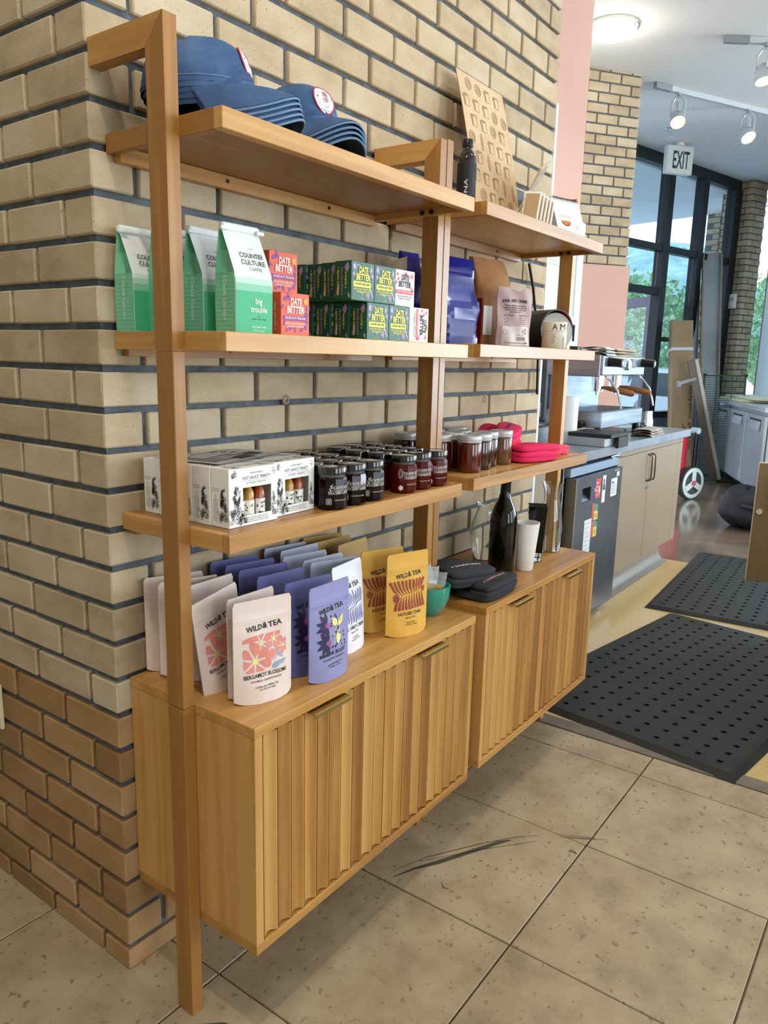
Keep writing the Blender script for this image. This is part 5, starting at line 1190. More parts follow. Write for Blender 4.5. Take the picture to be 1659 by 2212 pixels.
# ================================================================ FLOOR MATS
def mat_(name, label, loc, rz, nx, ny, cell, margin, thick=.016):
    t = T(name, label, 'mat', loc, rz, 'black rubber floor mats')
    w, d = nx * cell, ny * cell; m = M(); hole = M(); r = cell * .155; n = 8
    for i in range(nx):
        for j in range(ny):
            x0, y0 = margin + i * cell, margin + j * cell; cx, cy = x0 + cell / 2, y0 + cell / 2; k = len(m.v)
            c8 = [(x0 + cell, cy), (x0 + cell, y0 + cell), (cx, y0 + cell), (x0, y0 + cell), (x0, cy), (x0, y0), (cx, y0), (x0 + cell, y0)]
            m.v += [(x, y, thick) for x, y in c8] + [(cx + r * cos(2 * pi * q / n), cy + r * sin(2 * pi * q / n), thick) for q in range(n)] + [(cx + r * cos(2 * pi * q / n), cy + r * sin(2 * pi * q / n), .002) for q in range(n)]
            for q in range(n):
                p = (q + 1) % n
                m.f += [(k + q, k + p, k + 8 + p, k + 8 + q), (k + 8 + q, k + 8 + p, k + 16 + p, k + 16 + q)]; m.m += [0, 0]
            m.f.append(tuple(k + 16 + q for q in range(n))); m.m.append(1)
    W_, D_ = w + 2 * margin, d + 2 * margin
    o = P(m, 'perforated_top', [RUBBER, BLACK], t, 0)
    b = margin * .62
    e = M(); out = [(0, 0), (W_, 0), (W_, D_), (0, D_)]; mid = [(b, b), (W_ - b, b), (W_ - b, D_ - b), (b, D_ - b)]; inn = [(margin, margin), (W_ - margin, margin), (W_ - margin, D_ - margin), (margin, D_ - margin)]
    e.v = [(x, y, .001) for x, y in out] + [(x, y, thick) for x, y in mid] + [(x, y, thick) for x, y in inn]
    for i in range(4):
        q = (i + 1) % 4; e.f += [(i, q, 4 + q, 4 + i), (4 + i, 4 + q, 8 + q, 8 + i)]; e.m += [0, 0]
    P(e, 'bevelled_edge', RUBBER, t, 0)
    return t
ml = mat_('floor_mat', 'black perforated rubber mat nearest the camera, beside the far cabinet', (1.634, -.884, 0), -8.75, 19, 11, .0742, .045)
ml.rotation_euler = (0, 0, R(-8.75)); ml.location = (1.640, -.884, .001)
m2 = mat_('floor_mat', 'black perforated rubber mat farther down the bar aisle', (3.278, -.094, .0006), 3.4, 19, 11, .0755, .045); m2.location = (3.278 + .9 * .0593, -.094 - .9 * .998, .0006)
PR('stamped_mark', rrect(.075, .838, .125, .872, .004) , flat('#2c2f2f', .7), m2, lambda u, v: (u, v, .0166)); PR('stamped_lettering', line('MAT', .10, .847, .016, .036, .03), flat('#0f1010', .7), m2, lambda u, v: (u, v, .0170))
# ================================================================ COUNTER
t = T('bar_counter', 'beige laminate bar counter with grey stone top and twin wire handles', 'counter', (0, 0, 0))
P(M().cbox(1.95, 4.49, .080, .88, .858, .906, .003), 'countertop', noisy('grey_worktop', [(.3, '#7f8894'), (.7, '#98a2ae')], (3, 3, 3), 5, .22, 0, 1, 0, None, 'world', 0, .2), t)
P(M().box(3.175, 4.44, .135, .86, .16, .857).box(1.95, 2.48, .135, .86, .16, .857), 'carcass', LAMI, t, 0)
P(M().cbox(4.335, 4.44, .112, .134, .16, .822, .001), 'end_panel', LAMI, t); P(M().cbox(3.175, 4.44, .112, .134, .824, .856, .001), 'top_rail', LAMI, t)
for a, b, hx in ((3.178, 3.745, 3.715), (3.748, 4.333, 3.778)):
    d_ = P(M().cbox(a, b, .112, .134, .163, .822, .0015), 'cabinet_door', LAMI, t)
    P(M().tube([(hx, .112, .64), (hx, .088, .648), (hx, .086, .66), (hx, .086, .78), (hx, .088, .792), (hx, .112, .80)], .0055, 8), 'wire_handle', flat('#6f6a60', .3, .8), d_)
    if hx < 3.74: P(M().tube([(hx + .012, .112, .60), (hx + .012, .104, .60)], .011, 14), 'lock', CHROME, d_)
P(M().prism([(.175, 0), (.86, 0), (.86, .159), (.195, .159), (.195, .06), (.190, .02)], 2.48, 4.40, 'x'), 'toe_kick', noisy('grey_aggregate', [(.35, '#75685a'), (.65, '#9b9186')], (160, 160, 160), 3, .5), t, 0)
P(M().prism([(.13, 0.001), (.20, .001), (.20, .075), (.188, .03), (.165, .010)], 2.48, 4.42, 'x'), 'cove_base', noisy('pale_cove', [(.35, '#7d776d'), (.65, '#99948a')], (160, 160, 160), 3, .35), t, 40)
# fridge under the counter
t = T('undercounter_fridge', 'dark steel undercounter fridge with stickers on its door', 'fridge', (0, 0, 0))
P(M().cbox(2.52, 3.165, .135, .80, .03, .835, .004), 'fridge_body', STEEL, t); P(M().cbox(2.52, 3.165, .1, .134, .79, .835, .003), 'top_trim', flat('#9db3cb', .3, .6), t)
d_ = P(M().box(2.54, 2.62, .078, .13, .06, .785).box(2.73, 3.168, .078, .13, .06, .785).box(2.62, 2.73, .078, .13, .06, .66).box(2.62, 2.73, .078, .13, .73, .785).box(2.62, 2.73, .115, .13, .66, .73), 'fridge_door', STEELD, t, 0)
P(M().cbox(2.535, 2.545, .076, .13, .06, .787, .001), 'door_edge', flat('#8d877b', .35, .8), d_)
P(M().prism([(.080, .662), (.114, .662), (.114, .70)], 2.624, 2.726, 'x'), 'handle_recess', flat('#7d868f', .3, .8), d_, 0)
for x in (2.56, 3.13): P(M().tube([(x, .3, 0), (x, .3, .03)], .02, 12), 'foot', BLACK, t)
P(M().tube([(3.09, .12, .838), (3.13, .10, .845), (3.165, .09, .842)], .008, 8), 'hinge', CHROME, t)
FF = face((0, .078, 0), (1, 0, 0), (0, 0, 1), (0, -1, 0), .0006); FF2 = face((0, .078, 0), (1, 0, 0), (0, 0, 1), (0, -1, 0), .0010)
def sticker(name, tr, c, w=None, cw='#4a5560', parent=None):
    return PR(name, tr, flat(c, .5), parent, FF if not w else FF2)
paper = P(M().box(2.675, 2.765, .0765, .0778, .205, .565), 'notice', flat('#e6eef2', .5), d_, 0)
FP = face((0, .0765, 0), (1, 0, 0), (0, 0, 1), (0, -1, 0), .0005); FP2 = face((0, .0765, 0), (1, 0, 0), (0, 0, 1), (0, -1, 0), .0009)
PR('green_band', rect(2.675, .205, 2.765, .270), flat('#a7bd2f', .5), paper, FP)
PR('printed_lines', sum([rect(2.685, .545 - .022 * i, 2.745 - .012 * (i % 3), .5475 - .022 * i) for i in range(12)], []), flat('#7f8a92', .5), paper, FP); PR('white_lines', sum([rect(2.715, .255 - .014 * i, 2.745, .258 - .014 * i) for i in range(3)], []) + ell(2.695, .235, .008), WHITE, paper, FP2)
PR('sticker', rect(2.775, .660, 2.795, .757), flat('#2a2f9c', .5), d_, FF); PR('sticker', rect(2.795, .660, 2.86, .757), flat('#d8452f', .5), d_, FF)
PR('sticker_print', sum([rect(2.80, .735 - .02 * i, 2.832, .739 - .02 * i) for i in range(4)], []) + rect(2.838, .68, 2.852, .715) + ell(2.785, .705, .005, .012), flat('#efe4df', .5), d_, FF2)
for z0, sk in ((.555, -.05), (.462, .0)):
    q = lambda a, b, c, d2: [((a, b + (a - 2.77) * sk * 4), (c, b + (c - 2.77) * sk * 4), (c, d2 + (c - 2.77) * sk * 4)), ((a, b + (a - 2.77) * sk * 4), (c, d2 + (c - 2.77) * sk * 4), (a, d2 + (a - 2.77) * sk * 4))]
    PR('sticker', q(2.765, z0, 2.798, z0 + .085), flat('#d9502f', .5), d_, FF); PR('sticker', q(2.798, z0 + .05, 2.848, z0 + .085), flat('#2f9a78', .5), d_, FF); PR('sticker', q(2.798, z0, 2.848, z0 + .05), flat('#e4d354', .5), d_, FF)
    PR('sticker_print', q(2.81, z0 + .014, 2.817, z0 + .034) + q(2.826, z0 + .014, 2.833, z0 + .034) + q(2.803, z0 + .062, 2.84, z0 + .066) + q(2.803, z0 + .072, 2.835, z0 + .076), flat('#8b9a6a', .5), d_, FF2)
PR('sticker', rect(2.885, .625, 2.93, .765), flat('#e7ecef', .5), d_, FF); PR('sticker_print', ell(2.905, .735, .009, .014) + poly([(2.888, .69), (2.925, .69), (2.918, .72), (2.905, .728), (2.893, .718)]), flat('#3a3f48', .5), d_, FF2)
PR('sticker', rrect(3.01, .64, 3.10, .735, .006), flat('#e7ecef', .5), d_, FF); PR('sticker_print', rect(3.02, .705, 3.055, .72) + sum([rect(3.02, .692 - .012 * i, 3.085 - .01 * (i % 2), .696 - .012 * i) for i in range(4)], []), flat('#5b86b5', .5), d_, FF2)
PR('sticker', rect(3.085, .74, 3.125, .765), flat('#dfe6ea', .5), d_, FF); PR('maker_plate', rrect(3.03, .768, 3.14, .80 - .016, .004), flat('#101214', .4), d_, FF); PR('plate_lettering', line('AVANTCO', 3.085, .7705, .009, .085, .02), flat('#cfd6da', .4), d_, FF2)
# ================================================================ ESPRESSO MACHINE and counter things
ct = .9065
t = T('espresso_machine', 'two group steel espresso machine with wooden portafilter handles on the counter', 'espresso machine', (0, 0, 0))
CR2 = noisy('machine_chrome', [(.3, '#9fb0c2'), (.7, '#c6d6e6')], (2, 2, 30), 5, .26, 0, 1, 0, None, 'world', .75)
P(M().cbox(3.20, 3.88, .235, .76, 1.257, 1.362, .006), 'upper_body', CR2, t); P(M().cbox(3.192, 3.2, .255, .76, 1.25, 1.365, .003), 'side_panel', STEEL, t); P(M().cbox(3.88, 3.888, .255, .76, 1.25, 1.365, .003), 'side_panel', STEEL, t)
P(M().cbox(3.22, 3.86, .50, .74, 1.03, 1.257, .004), 'back_splash', CR2, t); P(M().cbox(3.19, 3.90, .55, .78, .985, 1.36, .01), 'rear_housing', STEELD, t)
P(M().cbox(3.20, 3.88, .225, .74, .972, 1.062, .004), 'drip_tray', STEEL, t)
for i in range(22): 
    if i == 0: gm = M().cbox(0, .006, .24, .49, 1.0622, 1.0652, .001).mesh('grate_bar', [CHROME])
    P(gm, 'grate_bar', None, t, loc=(3.225 + .0295 * i, 0, 0))
for x in (3.225, 3.855):
    for y in (.25, .70): P(M().tube([(x, y, ct), (x, y, .972)], .021, 16), 'foot', BLACK, t)
for gx in (3.40, 3.69):
    P(M().tube([(gx, .34, 1.257), (gx, .34, 1.195)], .036, 24), 'group_head', CHROME, t)
    pf_ = P(M().tube([(gx, .34, 1.205), (gx, .34, 1.165)], .034, 24).tube([(gx, .34, 1.165), (gx, .34, 1.145)], .012, 12), 'portafilter', CHROME, t)
    P(M().tube([(gx, .305, 1.188), (gx, .27, 1.184), (gx, .20, 1.172), (gx, .14, 1.160), (gx, .125, 1.158)], [.008, .013, .018, .017, .010], 14), 'wooden_handle', noisy('walnut_handle', [(.3, '#7a4a22'), (.7, '#a06a34')], (60, 8, 60), 5, .35), pf_)
for gx in (3.27, 3.83):
    kb = P(M().tube([(gx, .235, 1.33), (gx, .16, 1.325)], [.026, .023], 18), 'steam_knob', BLACK, t); P(M().tube([(gx, .16, 1.325), (gx, .157, 1.325)], .013, 14), 'knob_cap', flat('#d5dade', .4), kb)
    P(M().tube([(gx, .25, 1.257), (gx, .22, 1.23), (gx + .01, .18, 1.18), (gx + .02, .16, 1.10), (gx + .022, .157, 1.08)], .006, 8), 'steam_wand', CHROME, t)
for gx in (3.46, 3.62): P(M().cbox(gx, gx + .055, .222, .236, 1.30, 1.35, .003), 'control_pad', flat('#7f8a96', .3, .4), t); PR('pad_lettering', line('2', gx + .028, 1.315, .012, .008), WHITE, t, face((0, .2215, 0), (1, 0, 0), (0, 0, 1), (0, -1, 0)))
gd = P(M().tube([(3.565, .236, 1.315), (3.565, .218, 1.315)], .030, 24), 'pressure_gauge', CHROME, t); P(M().tube([(3.565, .218, 1.315), (3.565, .2172, 1.315)], .025, 24), 'gauge_dial', flat('#dfe8ea', .4), gd)
P(M().tube([(3.19, .34, .99), (3.15, .34, .99)], .022, 14), 'side_knob', BLACK, t)
# saucers, towels on top of the machine
for i in range(6):
    if i == 0:
        sa = T('saucer', 'white saucer lowest in the left pile on the machine', 'saucer', (3.30, .56, 1.3632), 0, 'saucers on the espresso machine'); P(M().lathe([(.001, 0), (.035, 0), (.04, .002), (.066, .010), (.067, .0115), (.05, .006), (.001, .003)], 30), 'saucer_body', flat('#e3ebee', .2, coat=.5), sa, 50)
    else: dup(sa, (3.30, .56, 1.3632 + .0088 * i), 10 * i, 'white saucer %s in the left pile on the machine' % ['', 'second', 'third', 'fourth', 'fifth', 'topmost'][i])
for i in range(6): dup(sa, (3.62, .60, 1.3632 + .0088 * i), 10 * i, 'white saucer %s in the right pile on the machine' % ['lowest', 'second', 'third', 'fourth', 'fifth', 'topmost'][i])
cu = T('black_cup', 'black cup between the saucer piles on the machine', 'cup', (3.46, .54, 1.3632)); P(M().lathe(shell([(.05, 0), (.062, .004), (.064, .052)], .003), 32), 'cup_body', flat('#0d0f12', .15, coat=.6), cu, 50)
def cloth(label, loc, rz, w, d, hh, seed, c='#dfe1dc', cat='towel'):
    t = T('folded_towel', label, cat, loc, rz, 'bar towels')
    for k in range(3):
        f = lambda u, v, k=k: (w * (u - .5) * (1 - .06 * k) + .006 * sin(7 * v + k + seed), d * (v - .5) * (1 - .05 * k) + .005 * sin(9 * u + seed), hh * (k + (abs(sin(pi * v)) ** .3) * .8) / 3 + .004 * sin(8 * u + seed + k) * sin(6 * v))
        P(M().grid(f, 14, 12).grid(lambda u, v, k=k: (f(1 - u, v)[0], f(1 - u, v)[1], hh * k / 3 + .001 + .003 * sin(8 * (1 - u) + seed + k) * sin(6 * v)), 14, 12), 'towel_fold', flat(c, .95), t, 60)
    return t
cloth('white folded towel lying on top of the machine at the front left', (3.35, .33, 1.3635), 8, .22, .16, .05, 1)
cloth('beige crumpled towel on top of the machine at the right', (3.68, .34, 1.3635), -12, .26, .15, .048, 4, '#c9bda6')
cloth('grey striped cloth folded on the counter in front of the machine', (3.78, .150, ct), 4, .30, .13, .045, 7, '#b8b1a6')
t = T('paper_towel_roll', 'tall white paper towel roll standing on the counter behind the oak post', 'paper roll', (2.985, .335, ct)); P(M().lathe([(.02, .24), (.02, 0), (.056, 0), (.056, .24), (.02, .24)], 36, cap=False), 'paper', flat('#eceff0', .85), t, 40); P(M().lathe([(.019, 0), (.019, .241), (.016, .241)], 20, cap=False), 'core', KR, t)
t = T('knock_box', 'black topped knock box at the counter edge above the fridge', 'knock box', (3.02, .185, ct)); P(M().cbox(-.13, .10, -.10, .10, 0, .045, .004), 'box_base', flat('#b7c0c6', .35, .4), t); P(M().cbox(-.13, .13, -.13, .10, .046, .066, .003).cbox(-.02, .13, -.132, -.116, -.01, .046, .002), 'rubber_top', flat('#26262a', .6), t)
t = T('milk_pitcher', 'polished steel milk pitcher near the right end of the counter', 'pitcher', (4.20, .30, ct)); P(M().lathe(shell([(.045, 0), (.05, .004), (.05, .05), (.042, .09), (.042, .12)], .0025), 32), 'pitcher_body', CHROME, t, 50); P(M().tube([(.042, 0, .10), (.08, 0, .10), (.085, 0, .06), (.05, 0, .03)], .006, 8), 'handle', CHROME, t)
t = T('tamper_tray', 'flat black tray under the right side of the espresso machine', 'tray', (3.95, .40, ct)); P(M().cbox(-.12, .16, -.10, .10, 0, .006, .002).cbox(-.12, .16, -.10, -.092, .006, .022, .002).cbox(-.12, .16, .092, .10, .006, .022, .002), 'tray_base', flat('#1a1c1f', .4), t)
t = T('coffee_grinder', 'tall coffee grinder with silver column beside the end of the brick wall', 'grinder', (2.36, .42, ct)); P(M().cbox(-.10, .10, -.14, .14, 0, .30, .01), 'grinder_base', BLACK, t); P(M().tube([(0, 0, .30), (0, 0, .62)], .055, 28), 'grinder_column', flat('#cfdbe8', .25, .3), t); P(M().lathe([(.06, .62), (.09, .80), (.09, .82), (.001, .82)], 28), 'hopper', flat('#26292d', .25), t); P(M().cbox(-.05, .05, -.20, -.13, .16, .24, .008), 'portafilter_fork', BLACK, t)
t = T('hand_towel', 'white hand towel hanging from the grinder beside the wall end', 'towel', (2.19, .28, ct + .0)); P(M().grid(lambda u, v: (.004 * sin(9 * u), -.06 + .12 * u + .01 * sin(4 * v), .03 + .22 * v + .02 * sin(3 * u)), 10, 10).grid(lambda u, v: (.012 + .004 * sin(9 * u), .06 - .12 * u, .03 + .22 * v), 10, 10), 'towel_cloth', flat('#e2e4e4', .95), t, 60)
t = T('white_board', 'large white framed board standing behind the counter against the pink wall', 'board', (0, 0, 0))
P(M().cbox(2.55, 4.26, .86, .885, 1.05, 2.20, .003), 'panel', flat('#d6e6f0', .25), t); P(M().cbox(4.20, 4.30, .845, .89, .92, 2.24, .003), 'right_stile', flat('#e3edf4', .35), t); P(M().cbox(2.5, 4.20, .85, .89, 2.17, 2.24, .003), 'top_rail', flat('#e3edf4', .35), t); P(M().cbox(2.5, 4.20, .85, .89, .915, 1.05, .003), 'bottom_rail', flat('#e3edf4', .35), t)
PR('fine_lines', rect(2.7, 1.93, 4.1, 1.935) + rect(2.7, 1.95, 4.1, 1.954), flat('#8fa2b0', .5), t, face((0, .86, 0), (1, 0, 0), (0, 0, 1), (0, -1, 0))); PR('notice', rect(3.42, 1.62, 3.6, 1.78), flat('#a9bccb', .5), t, face((0, .86, 0), (1, 0, 0), (0, 0, 1), (0, -1, 0)))
t = T('key_rack', 'small white key rack with black hooks behind the saucers', 'rack', (3.98, .80, 1.42)); P(M().cbox(-.11, .11, 0, .02, 0, .20, .003), 'rack_board', flat('#dbe7ef', .4), t)
for i in range(3): P(M().tube([(-.06 + .06 * i, 0, .15), (-.06 + .06 * i, -.03, .14), (-.06 + .06 * i, -.03, .06 - .01 * i)], .008, 8), 'hook', BLACK, t)
t = T('cable', 'black cable hanging in front of the bricks at the end of the wall', 'cable', (0, 0, 0)); P(M().tube([(1.72, -.012, 1.66), (1.76, -.014, 1.58), (1.80, -.013, 1.48), (1.835, -.013, 1.38), (1.85, -.013, 1.20)], .005, 8), 'cord', BLACK, t)
# ================================================================ OPEN CABINET DOOR on the right
t = T('bar_cabinet', 'brown laminate bar cabinet whose open door reaches into the aisle at the right edge', 'cabinet', (3.06, -.60, 0), 107.5 - 180)
P(M().cbox(.0, .52, -.020, 0, .315, .882, .0015), 'cabinet_door', LAMB, t)
P(M().cbox(-.002, 0, -.021, .001, .314, .884, .0006).cbox(0, .52, -.021, .001, .882, .885, .0006), 'edge_band', flat('#e2d8c4', .5), t)
P(M().tube([(.06, -.02, .70), (.06, -.045, .705), (.06, -.045, .825), (.06, -.02, .83)], .006, 8), 'pull_handle', CHROME, t)
P(M().tube([(.022, -.02, .655), (.022, -.028, .655)], .014, 16), 'lock', CHROME, t)
P(M().cbox(.525, 1.15, -1.2, .25, .0, .90, .004), 'cabinet_body', LAMB, t)
# ================================================================ BACKGROUND ON THE CONCRETE FLOOR
t = T('cart', 'folding cart with red side panel, black frame and white spoked wheels', 'cart', (7.12, .70, 0), -25)
RED = flat('#c81f3a', .5)
for x in (0, -.62):
    wh = P(M().tube([(x, -.03, .165), (x, .03, .165)], .165, 32), 'tyre', flat('#4a4d50', .6), t)
    for y in (-.032, .032):
        s_ = 1 if y > 0 else -1; wm = M()
        wm.lathe([(.142, 0), (.154, .004), (.142, .008), (.118, .008), (.118, 0)], 32, cap=False); k = len(wm.v); wm.v = [(x + a, y + s_ * c, .165 + b) for a, b, c in wm.v]
        for q in range(3):
            an = R(90 + 120 * q); w1 = M().cbox(.0, .128, -.030, .030, 0, .012, .003); w1.v = [(x + a * cos(an) - b * sin(an), y + s_ * c, .165 + a * sin(an) + b * cos(an)) for a, b, c in w1.v]; wm.add(w1.v, w1.f)
        P(wm, 'wheel_rim', flat('#dcefe8', .4), wh, 30); P(M().tube([(x, y + s_ * .012, .165), (x, y + s_ * .018, .165)], .028, 16), 'hub_cap', flat('#c86a70', .4), wh)
P(M().cbox(-.66, -.035, .04, .07, .20, .62, .01), 'side_panel', RED, t)
for x in (0, .045): P(M().tube([(x - .01, -.02, .19), (x - .02, -.02, .68)], .013, 10), 'frame_bar', BLACK, t)
P(M().tube([(-.005, -.045, .69), (-.005, .03, .69)], .032, 18), 'pivot', flat('#b9d3dd', .35), t); P(M().cbox(-.66, .02, -.02, .04, .17, .20, .004), 'base_bar', BLACK, t)
t = T('backpack', 'black backpack slumped on the concrete floor beside the open door', 'backpack', (6.02, -.055, 0), 20)
def bp_(u, v):
    a = 2 * pi * u; b = pi * (v - .5); c = cos(b); k = 1 + .08 * sin(3 * a + 2) + .05 * sin(5 * v * 3 + a)
    return (.30 * cos(a) * abs(c) ** .6 * k, .22 * sin(a) * abs(c) ** .6 * k, .17 + .17 * sin(b) * (1 + .1 * sin(2 * a)))
P(M().grid(bp_, 36, 18, 0, True), 'bag_body', noisy('black_nylon', [(.3, '#0f1013'), (.7, '#22232a')], (9, 9, 9), 5, .6, .5, 50), t, 60)
P(M().tube([(-.24, .1, .22), (-.30, -.05, .20), (-.20, -.2, .26), (0, -.24, .30), (.2, -.2, .28)], .014, 8), 'zip', flat('#34353c', .5), t); P(M().tube([(-.2, -.12, .30), (-.1, -.1, .37), (.06, -.1, .37), (.15, -.12, .30)], .014, 8), 'grab_handle', BLACK, t); P(M().tube([(-.24, -.08, .12), (-.27, -.16, .06), (-.16, -.22, .02)], .03, 8), 'blue_lining', flat('#4c5a86', .7), t)
CARD = noisy('cardboard', [(.3, '#9d8462'), (.7, '#b59b77')], (3, 3, 3), 5, .85)
def lean(name, label, cat, p0, p1, az, group=None):
    """thing standing at p0 and leaning to p1; its local x points to azimuth az"""
    p0, p1 = Vector(p0), Vector(p1); z = (p1 - p0).normalized(); x = Vector((cos(R(az)), sin(R(az)), 0)); x = (x - z * x.dot(z)).normalized(); y = z.cross(x)
    t = T(name, label, cat, p0, 0, group); t.rotation_euler = Matrix((x, y, z)).transposed().to_euler(); return t
t = lean('cardboard_box', 'tall narrow cardboard box leaning against the window wall', 'box', (8.36, 1.14, .01), (8.62, 1.36, 1.84), -58)
P(M().cbox(-.12, .12, -.07, .07, 0, 1.85, .006), 'carton', CARD, t); P(M().cbox(-.122, .122, -.072, .072, 1.50, 1.535, .002), 'white_strap', flat('#dfe3e4', .5), t); P(M().cbox(-.06, -.01, -.0725, -.07, 1.08, 1.14, .0005), 'paper_label', WHITE, t)
PR('lettering', [tuple((.05 - q[1], .62 + q[0]) for q in tt) for tt in line('18" X 72"', -.12, 0, .04, .28, .02) + line('Wire Shelf  Green Epoxy', .1, -.06, .04, .75, .02)], flat('#4a3a2a', .7), t, face((0, -.07, 0), (1, 0, 0), (0, 0, 1), (0, -1, 0), .001))
GALV = noisy('galvanized', [(.3, '#8d979d'), (.7, '#aeb8be')], (2, 2, 2), 5, .38, 0, 1, 0, None, 'world', .25)
t = lean('steel_channel', 'tall grey steel channel leaning in the window corner, wider one', 'channel', (9.02, .99, .01), (9.40, 1.29, 2.70), -66, 'steel channels leaning in the corner')
P(M().cbox(-.10, .10, 0, .006, 0, 2.72, .002).cbox(-.10, -.094, -.07, 0, 0, 2.72, .002).cbox(.094, .10, -.07, 0, 0, 2.72, .002), 'channel_web', GALV, t); P(M().cbox(-.115, -.1, -.075, 0, 0, 2.70, .002), 'cardboard_edge', CARD, t); P(M().cbox(.1, .112, -.075, 0, 0, 2.68, .002), 'cardboard_edge', CARD, t)
t = lean('steel_channel', 'tall grey steel channel leaning beside the wider one, left of it', 'channel', (8.98, 1.20, .01), (9.36, 1.475, 2.72), -66, 'steel channels leaning in the corner')
P(M().cbox(-.06, .06, 0, .006, 0, 2.76, .002).cbox(-.06, -.054, -.07, 0, 0, 2.76, .002).cbox(.054, .06, -.07, 0, 0, 2.76, .002), 'channel_web', GALV, t); P(M().cbox(-.072, -.06, -.075, 0, 0, 2.74, .002), 'cardboard_edge', CARD, t)
t = lean('metal_rail', 'dark bronze metal rail leaning diagonally behind the wire shelf', 'rail', (8.52, .78, .02), (8.34, 1.12, 1.36), -62)
P(M().cbox(-.05, .03, -.03, .0, 0, 1.42, .003), 'rail_face', flat('#6d6259', .4, .5), t); P(M().cbox(.03, .07, -.03, .0, .0, 1.42, .003), 'rail_flange', flat('#b9b4a8', .4, .5), t)
t = lean('metal_bar', 'thin pale metal bar sticking out left in front of the cardboard box', 'bar', (8.36, 1.06, 1.18), (7.95, 1.16, 1.12), -62); P(M().cbox(-.015, .015, -.015, .015, 0, .42, .003), 'bar_body', flat('#d6d6d2', .4, .4), t); P(M().cbox(-.017, .017, -.017, .017, .415, .424, .001), 'end_cap', flat('#8d8f90', .5), t)
GRN = flat('#24564c', .45, name='green_epoxy_wire')
t = lean('wire_shelf', 'green epoxy wire shelf standing on end by the corner pier', 'wire shelf', (8.40, .95, .02), (8.46, 1.0, 1.24), -58)
for x in (0, .46):
    P(M().tube([(x, 0, 0), (x, 0, 1.2)], .007, 8), 'side_rod', GRN, t); P(M().tube([(x, -.03, .02), (x, -.03, 1.19)], .004, 6), 'side_rod', GRN, t)
    for z in (.0, 1.19): P(M().tube([(x, -.02, z - .0), (x, -.02, z + .03)], .018, 10), 'corner_collar', flat('#1b2b2a', .5), t)
for z in (.0, 1.2): P(M().tube([(0, 0, z), (.46, 0, z)], .007, 8), 'end_rod', GRN, t)
for x in (.14, .32): P(M().tube([(x, -.006, 0), (x, -.006, 1.2)], .0045, 6), 'cross_rod', GRN, t)
wm = M().tube([(0, -.001, 0), (.46, -.001, 0)], .0028, 5).mesh('wire', [GRN])
for i in range(46): P(wm, 'wire', None, t, loc=(0, 0, .025 + .0255 * i))
# fridge cabinet along the right wall
t = T('work_fridge', 'long stainless worktop fridge below the shaded window', 'fridge', (9.311, 1.033, 0), 204)
SL = noisy('light_steel', [(.3, '#a7abb4'), (.7, '#c6cad2')], (2, 2, 2), 5, .35, 0, 1, 0, None, 'world', .35)
P(M().cbox(.03, 2.3, .04, .60, .10, .895, .004), 'fridge_body', SL, t); P(M().cbox(0, 2.33, -.02, .62, .896, .945, .004), 'worktop', SL, t); P(M().box(.05, 2.28, .08, .55, .0, .10), 'plinth', BLACK, t, 0)
for i in range(3):
    d_ = P(M().cbox(.04 + .75 * i, .78 + .75 * i, .003, .038, .13, .86, .006), 'fridge_door', SL, t)
    P(M().cbox(.22 + .75 * i, .66 + .75 * i, .001, .004, .73, .82, .0005), 'handle_recess', flat('#26282c', .5), d_); P(M().prism([(.001, .71), (.001, .80), (-.016, .71)], .23 + .75 * i, .65 + .75 * i, 'x'), 'handle_lip', SL, d_, 0)
for i, (a, z) in enumerate([(.10, .946), (.30, .976)]):
    tt_ = T('yellow_tray', '%s pale yellow sheet tray lying on the stainless fridge' % ['lower', 'upper'][i], 'tray', (9.25, 1.0, z), 204 + 4 * i, 'yellow trays on the fridge'); P(M().cbox(a, 1.1 + a, .0, .42, 0, .026, .004), 'tray_body', flat('#d9d7a8', .45), tt_); P(M().cbox(a + .02, 1.08 + a, .02, .40, .0262, .0275, .0004), 'paper_liner', flat('#e7e8e2', .6), tt_)
t = T('thermostat', 'small white thermostat box on the corner pier', 'thermostat', (10.005, 1.11, 2.15), -110); P(M().cbox(-.05, .05, -.05, -.012, -.09, .09, .006), 'thermostat_case', WHITE, t); P(M().cbox(-.03, .03, -.052, -.0495, .0, .05, .002), 'display', flat('#b9c2c4', .4), t)
# ================================================================ CEILING FIXTURES
t = T('ceiling_lamp', 'round frosted glass ceiling lamp glowing warm beside the pink wall', 'lamp', (4.77, .945, CZ))
P(M().lathe([(.17, -.005), (.178, -.008), (.178, -.014), (.170, -.014)], 40, cap=False), 'metal_ring', CHROME, t); P(M().lathe([(.001, -.085), (.09, -.08), (.14, -.06), (.160, -.035), (.165, -.014), (.001, -.0139)], 40), 'glass_bowl', flat('#fff2c9', .3, emit=1.7), t, 60)
for q in (20, 140, 260): P(M().tube([(.168 * cos(R(q)), .168 * sin(R(q)), -.01), (.17 * cos(R(q)), .17 * sin(R(q)), -.05)], .004, 6), 'clip', CHROME, t)
l = bpy.data.lights.new('ceiling_lamp_glow', 'POINT'); l.energy = 14; l.color = kelvin('warm'); l.shadow_soft_size = .12; o = bpy.data.objects.new('ceiling_lamp_glow', l); COL.objects.link(o); o.location = (4.77, .945, CZ - .16)
TRK = flat('#c9d0d4', .4, .3)
def track(a, b, label, heads):
    a, b = Vector(a), Vector(b); d = b - a; an = atan2(d.y, d.x)
    t = T('light_track', label, 'light track', a, math.degrees(an), 'ceiling light tracks'); L_ = d.length
    P(M().cbox(0, L_, -.018, .018, -.045, -.001, .003), 'track_bar', TRK, t); P(M().cbox(-.02, .16, -.020, .020, -.048, -.0005, .003), 'end_feed', flat('#8d9399', .5), t)
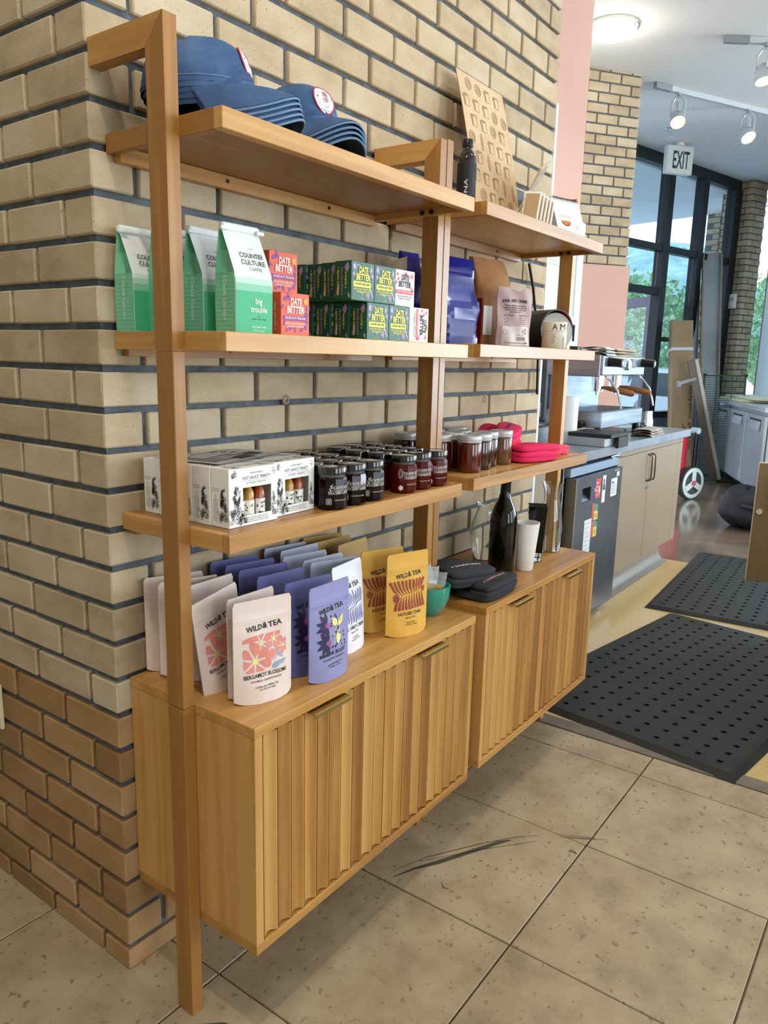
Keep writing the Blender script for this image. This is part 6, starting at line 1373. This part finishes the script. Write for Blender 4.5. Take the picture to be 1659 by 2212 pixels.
for_ = [((6.02, 1.02, CZ), (7.9, .05, CZ), 'white ceiling light track with two spotlights near the exit sign'), ((5.36, .33, CZ), (6.4, -.95, CZ), 'white ceiling light track cut off at the top right edge')]
for a, b, lb in for_: track(a, b, lb, None)
def head(loc, aim, label):
    t = T('spotlight', label, 'spotlight', loc, 0, 'track spotlights'); v = Vector(aim).normalized(); rot = v.to_track_quat('-Z', 'Y').to_matrix().to_4x4()
    P(M().cbox(-.05, .05, -.015, .015, -.062, -.046, .003), 'adapter', flat('#9aa0a5', .4), t)
    P(M().tube([(-.006, .055, -.22), (-.005, .055, -.12), (0, .03, -.075), (0, 0, -.066)], .009, 8).tube([(-.006, -.055, -.22), (-.005, -.055, -.12), (0, -.03, -.075), (0, 0, -.066)], .009, 8), 'yoke', TRK, t)
    C_ = Vector((0, 0, -.24)); m = M().lathe([(.022, .075), (.035, .06), (.060, .0), (.066, -.035), (.066, -.055), (.060, -.055), (.058, -.03), (.03, .03), (.001, .04)], 28); m.xf(Matrix.Translation(C_) @ rot); hd_ = P(m, 'lamp_housing', TRK, t)
    m = M().lathe([(.001, -.040), (.058, -.042), (.059, -.050), (.001, -.048)], 24); m.xf(Matrix.Translation(C_) @ rot); P(m, 'bulb', flat('#ffe9b0', .3, emit=2.2), hd_)
    m = M().tube([(0, .05, .02), (0, .09, .09)], [.016, .024], 12); m.xf(Matrix.Translation(C_) @ rot); P(m, 'driver', TRK, t)
    s = spot('spotlight_beam', Vector(loc) + C_ + v * .07, Vector(loc) + C_ + v * 2, 30, 'warm', .03, 60); return t
head((6.25, .90, CZ), (-.55, -.35, -.75), 'white track spotlight above the exit sign, left one on its track'); head((7.02, .505, CZ), (-.45, -.5, -.75), 'white track spotlight at the right edge below the corner of the track'); head((5.545, .102, CZ), (-.2, -.2, -.95), 'white track spotlight at the top right edge')
t = T('exit_sign', 'white EXIT sign hanging from the ceiling in front of the window', 'sign', (7.93, 1.36, CZ), -38); P(M().cbox(-.16, .16, -.035, .035, -.31, -.03, .008), 'sign_box', flat('#dfe3df', .45), t); P(M().tube([(0, 0, -.03), (0, 0, -.001)], .05, 16), 'canopy_mount', WHITE, t)
PR('lettering', line('EXIT', .01, -.255, .175, .20, .015), flat('#1f3a33', .5), t, face((0, -.035, 0), (1, 0, 0), (0, 0, 1), (0, -1, 0), .001))
t = T('sprinkler', 'small chrome fire sprinkler on the ceiling left of the exit sign', 'sprinkler', (7.36, 1.29, CZ)); P(M().lathe([(.06, -.002), (.05, -.012), (.02, -.016)], 20), 'escutcheon', CHROME, t); P(M().tube([(0, 0, -.014), (0, 0, -.07)], .010, 8).tube([(0, 0, -.07), (0, 0, -.074)], .028, 12), 'deflector', CHROME, t)
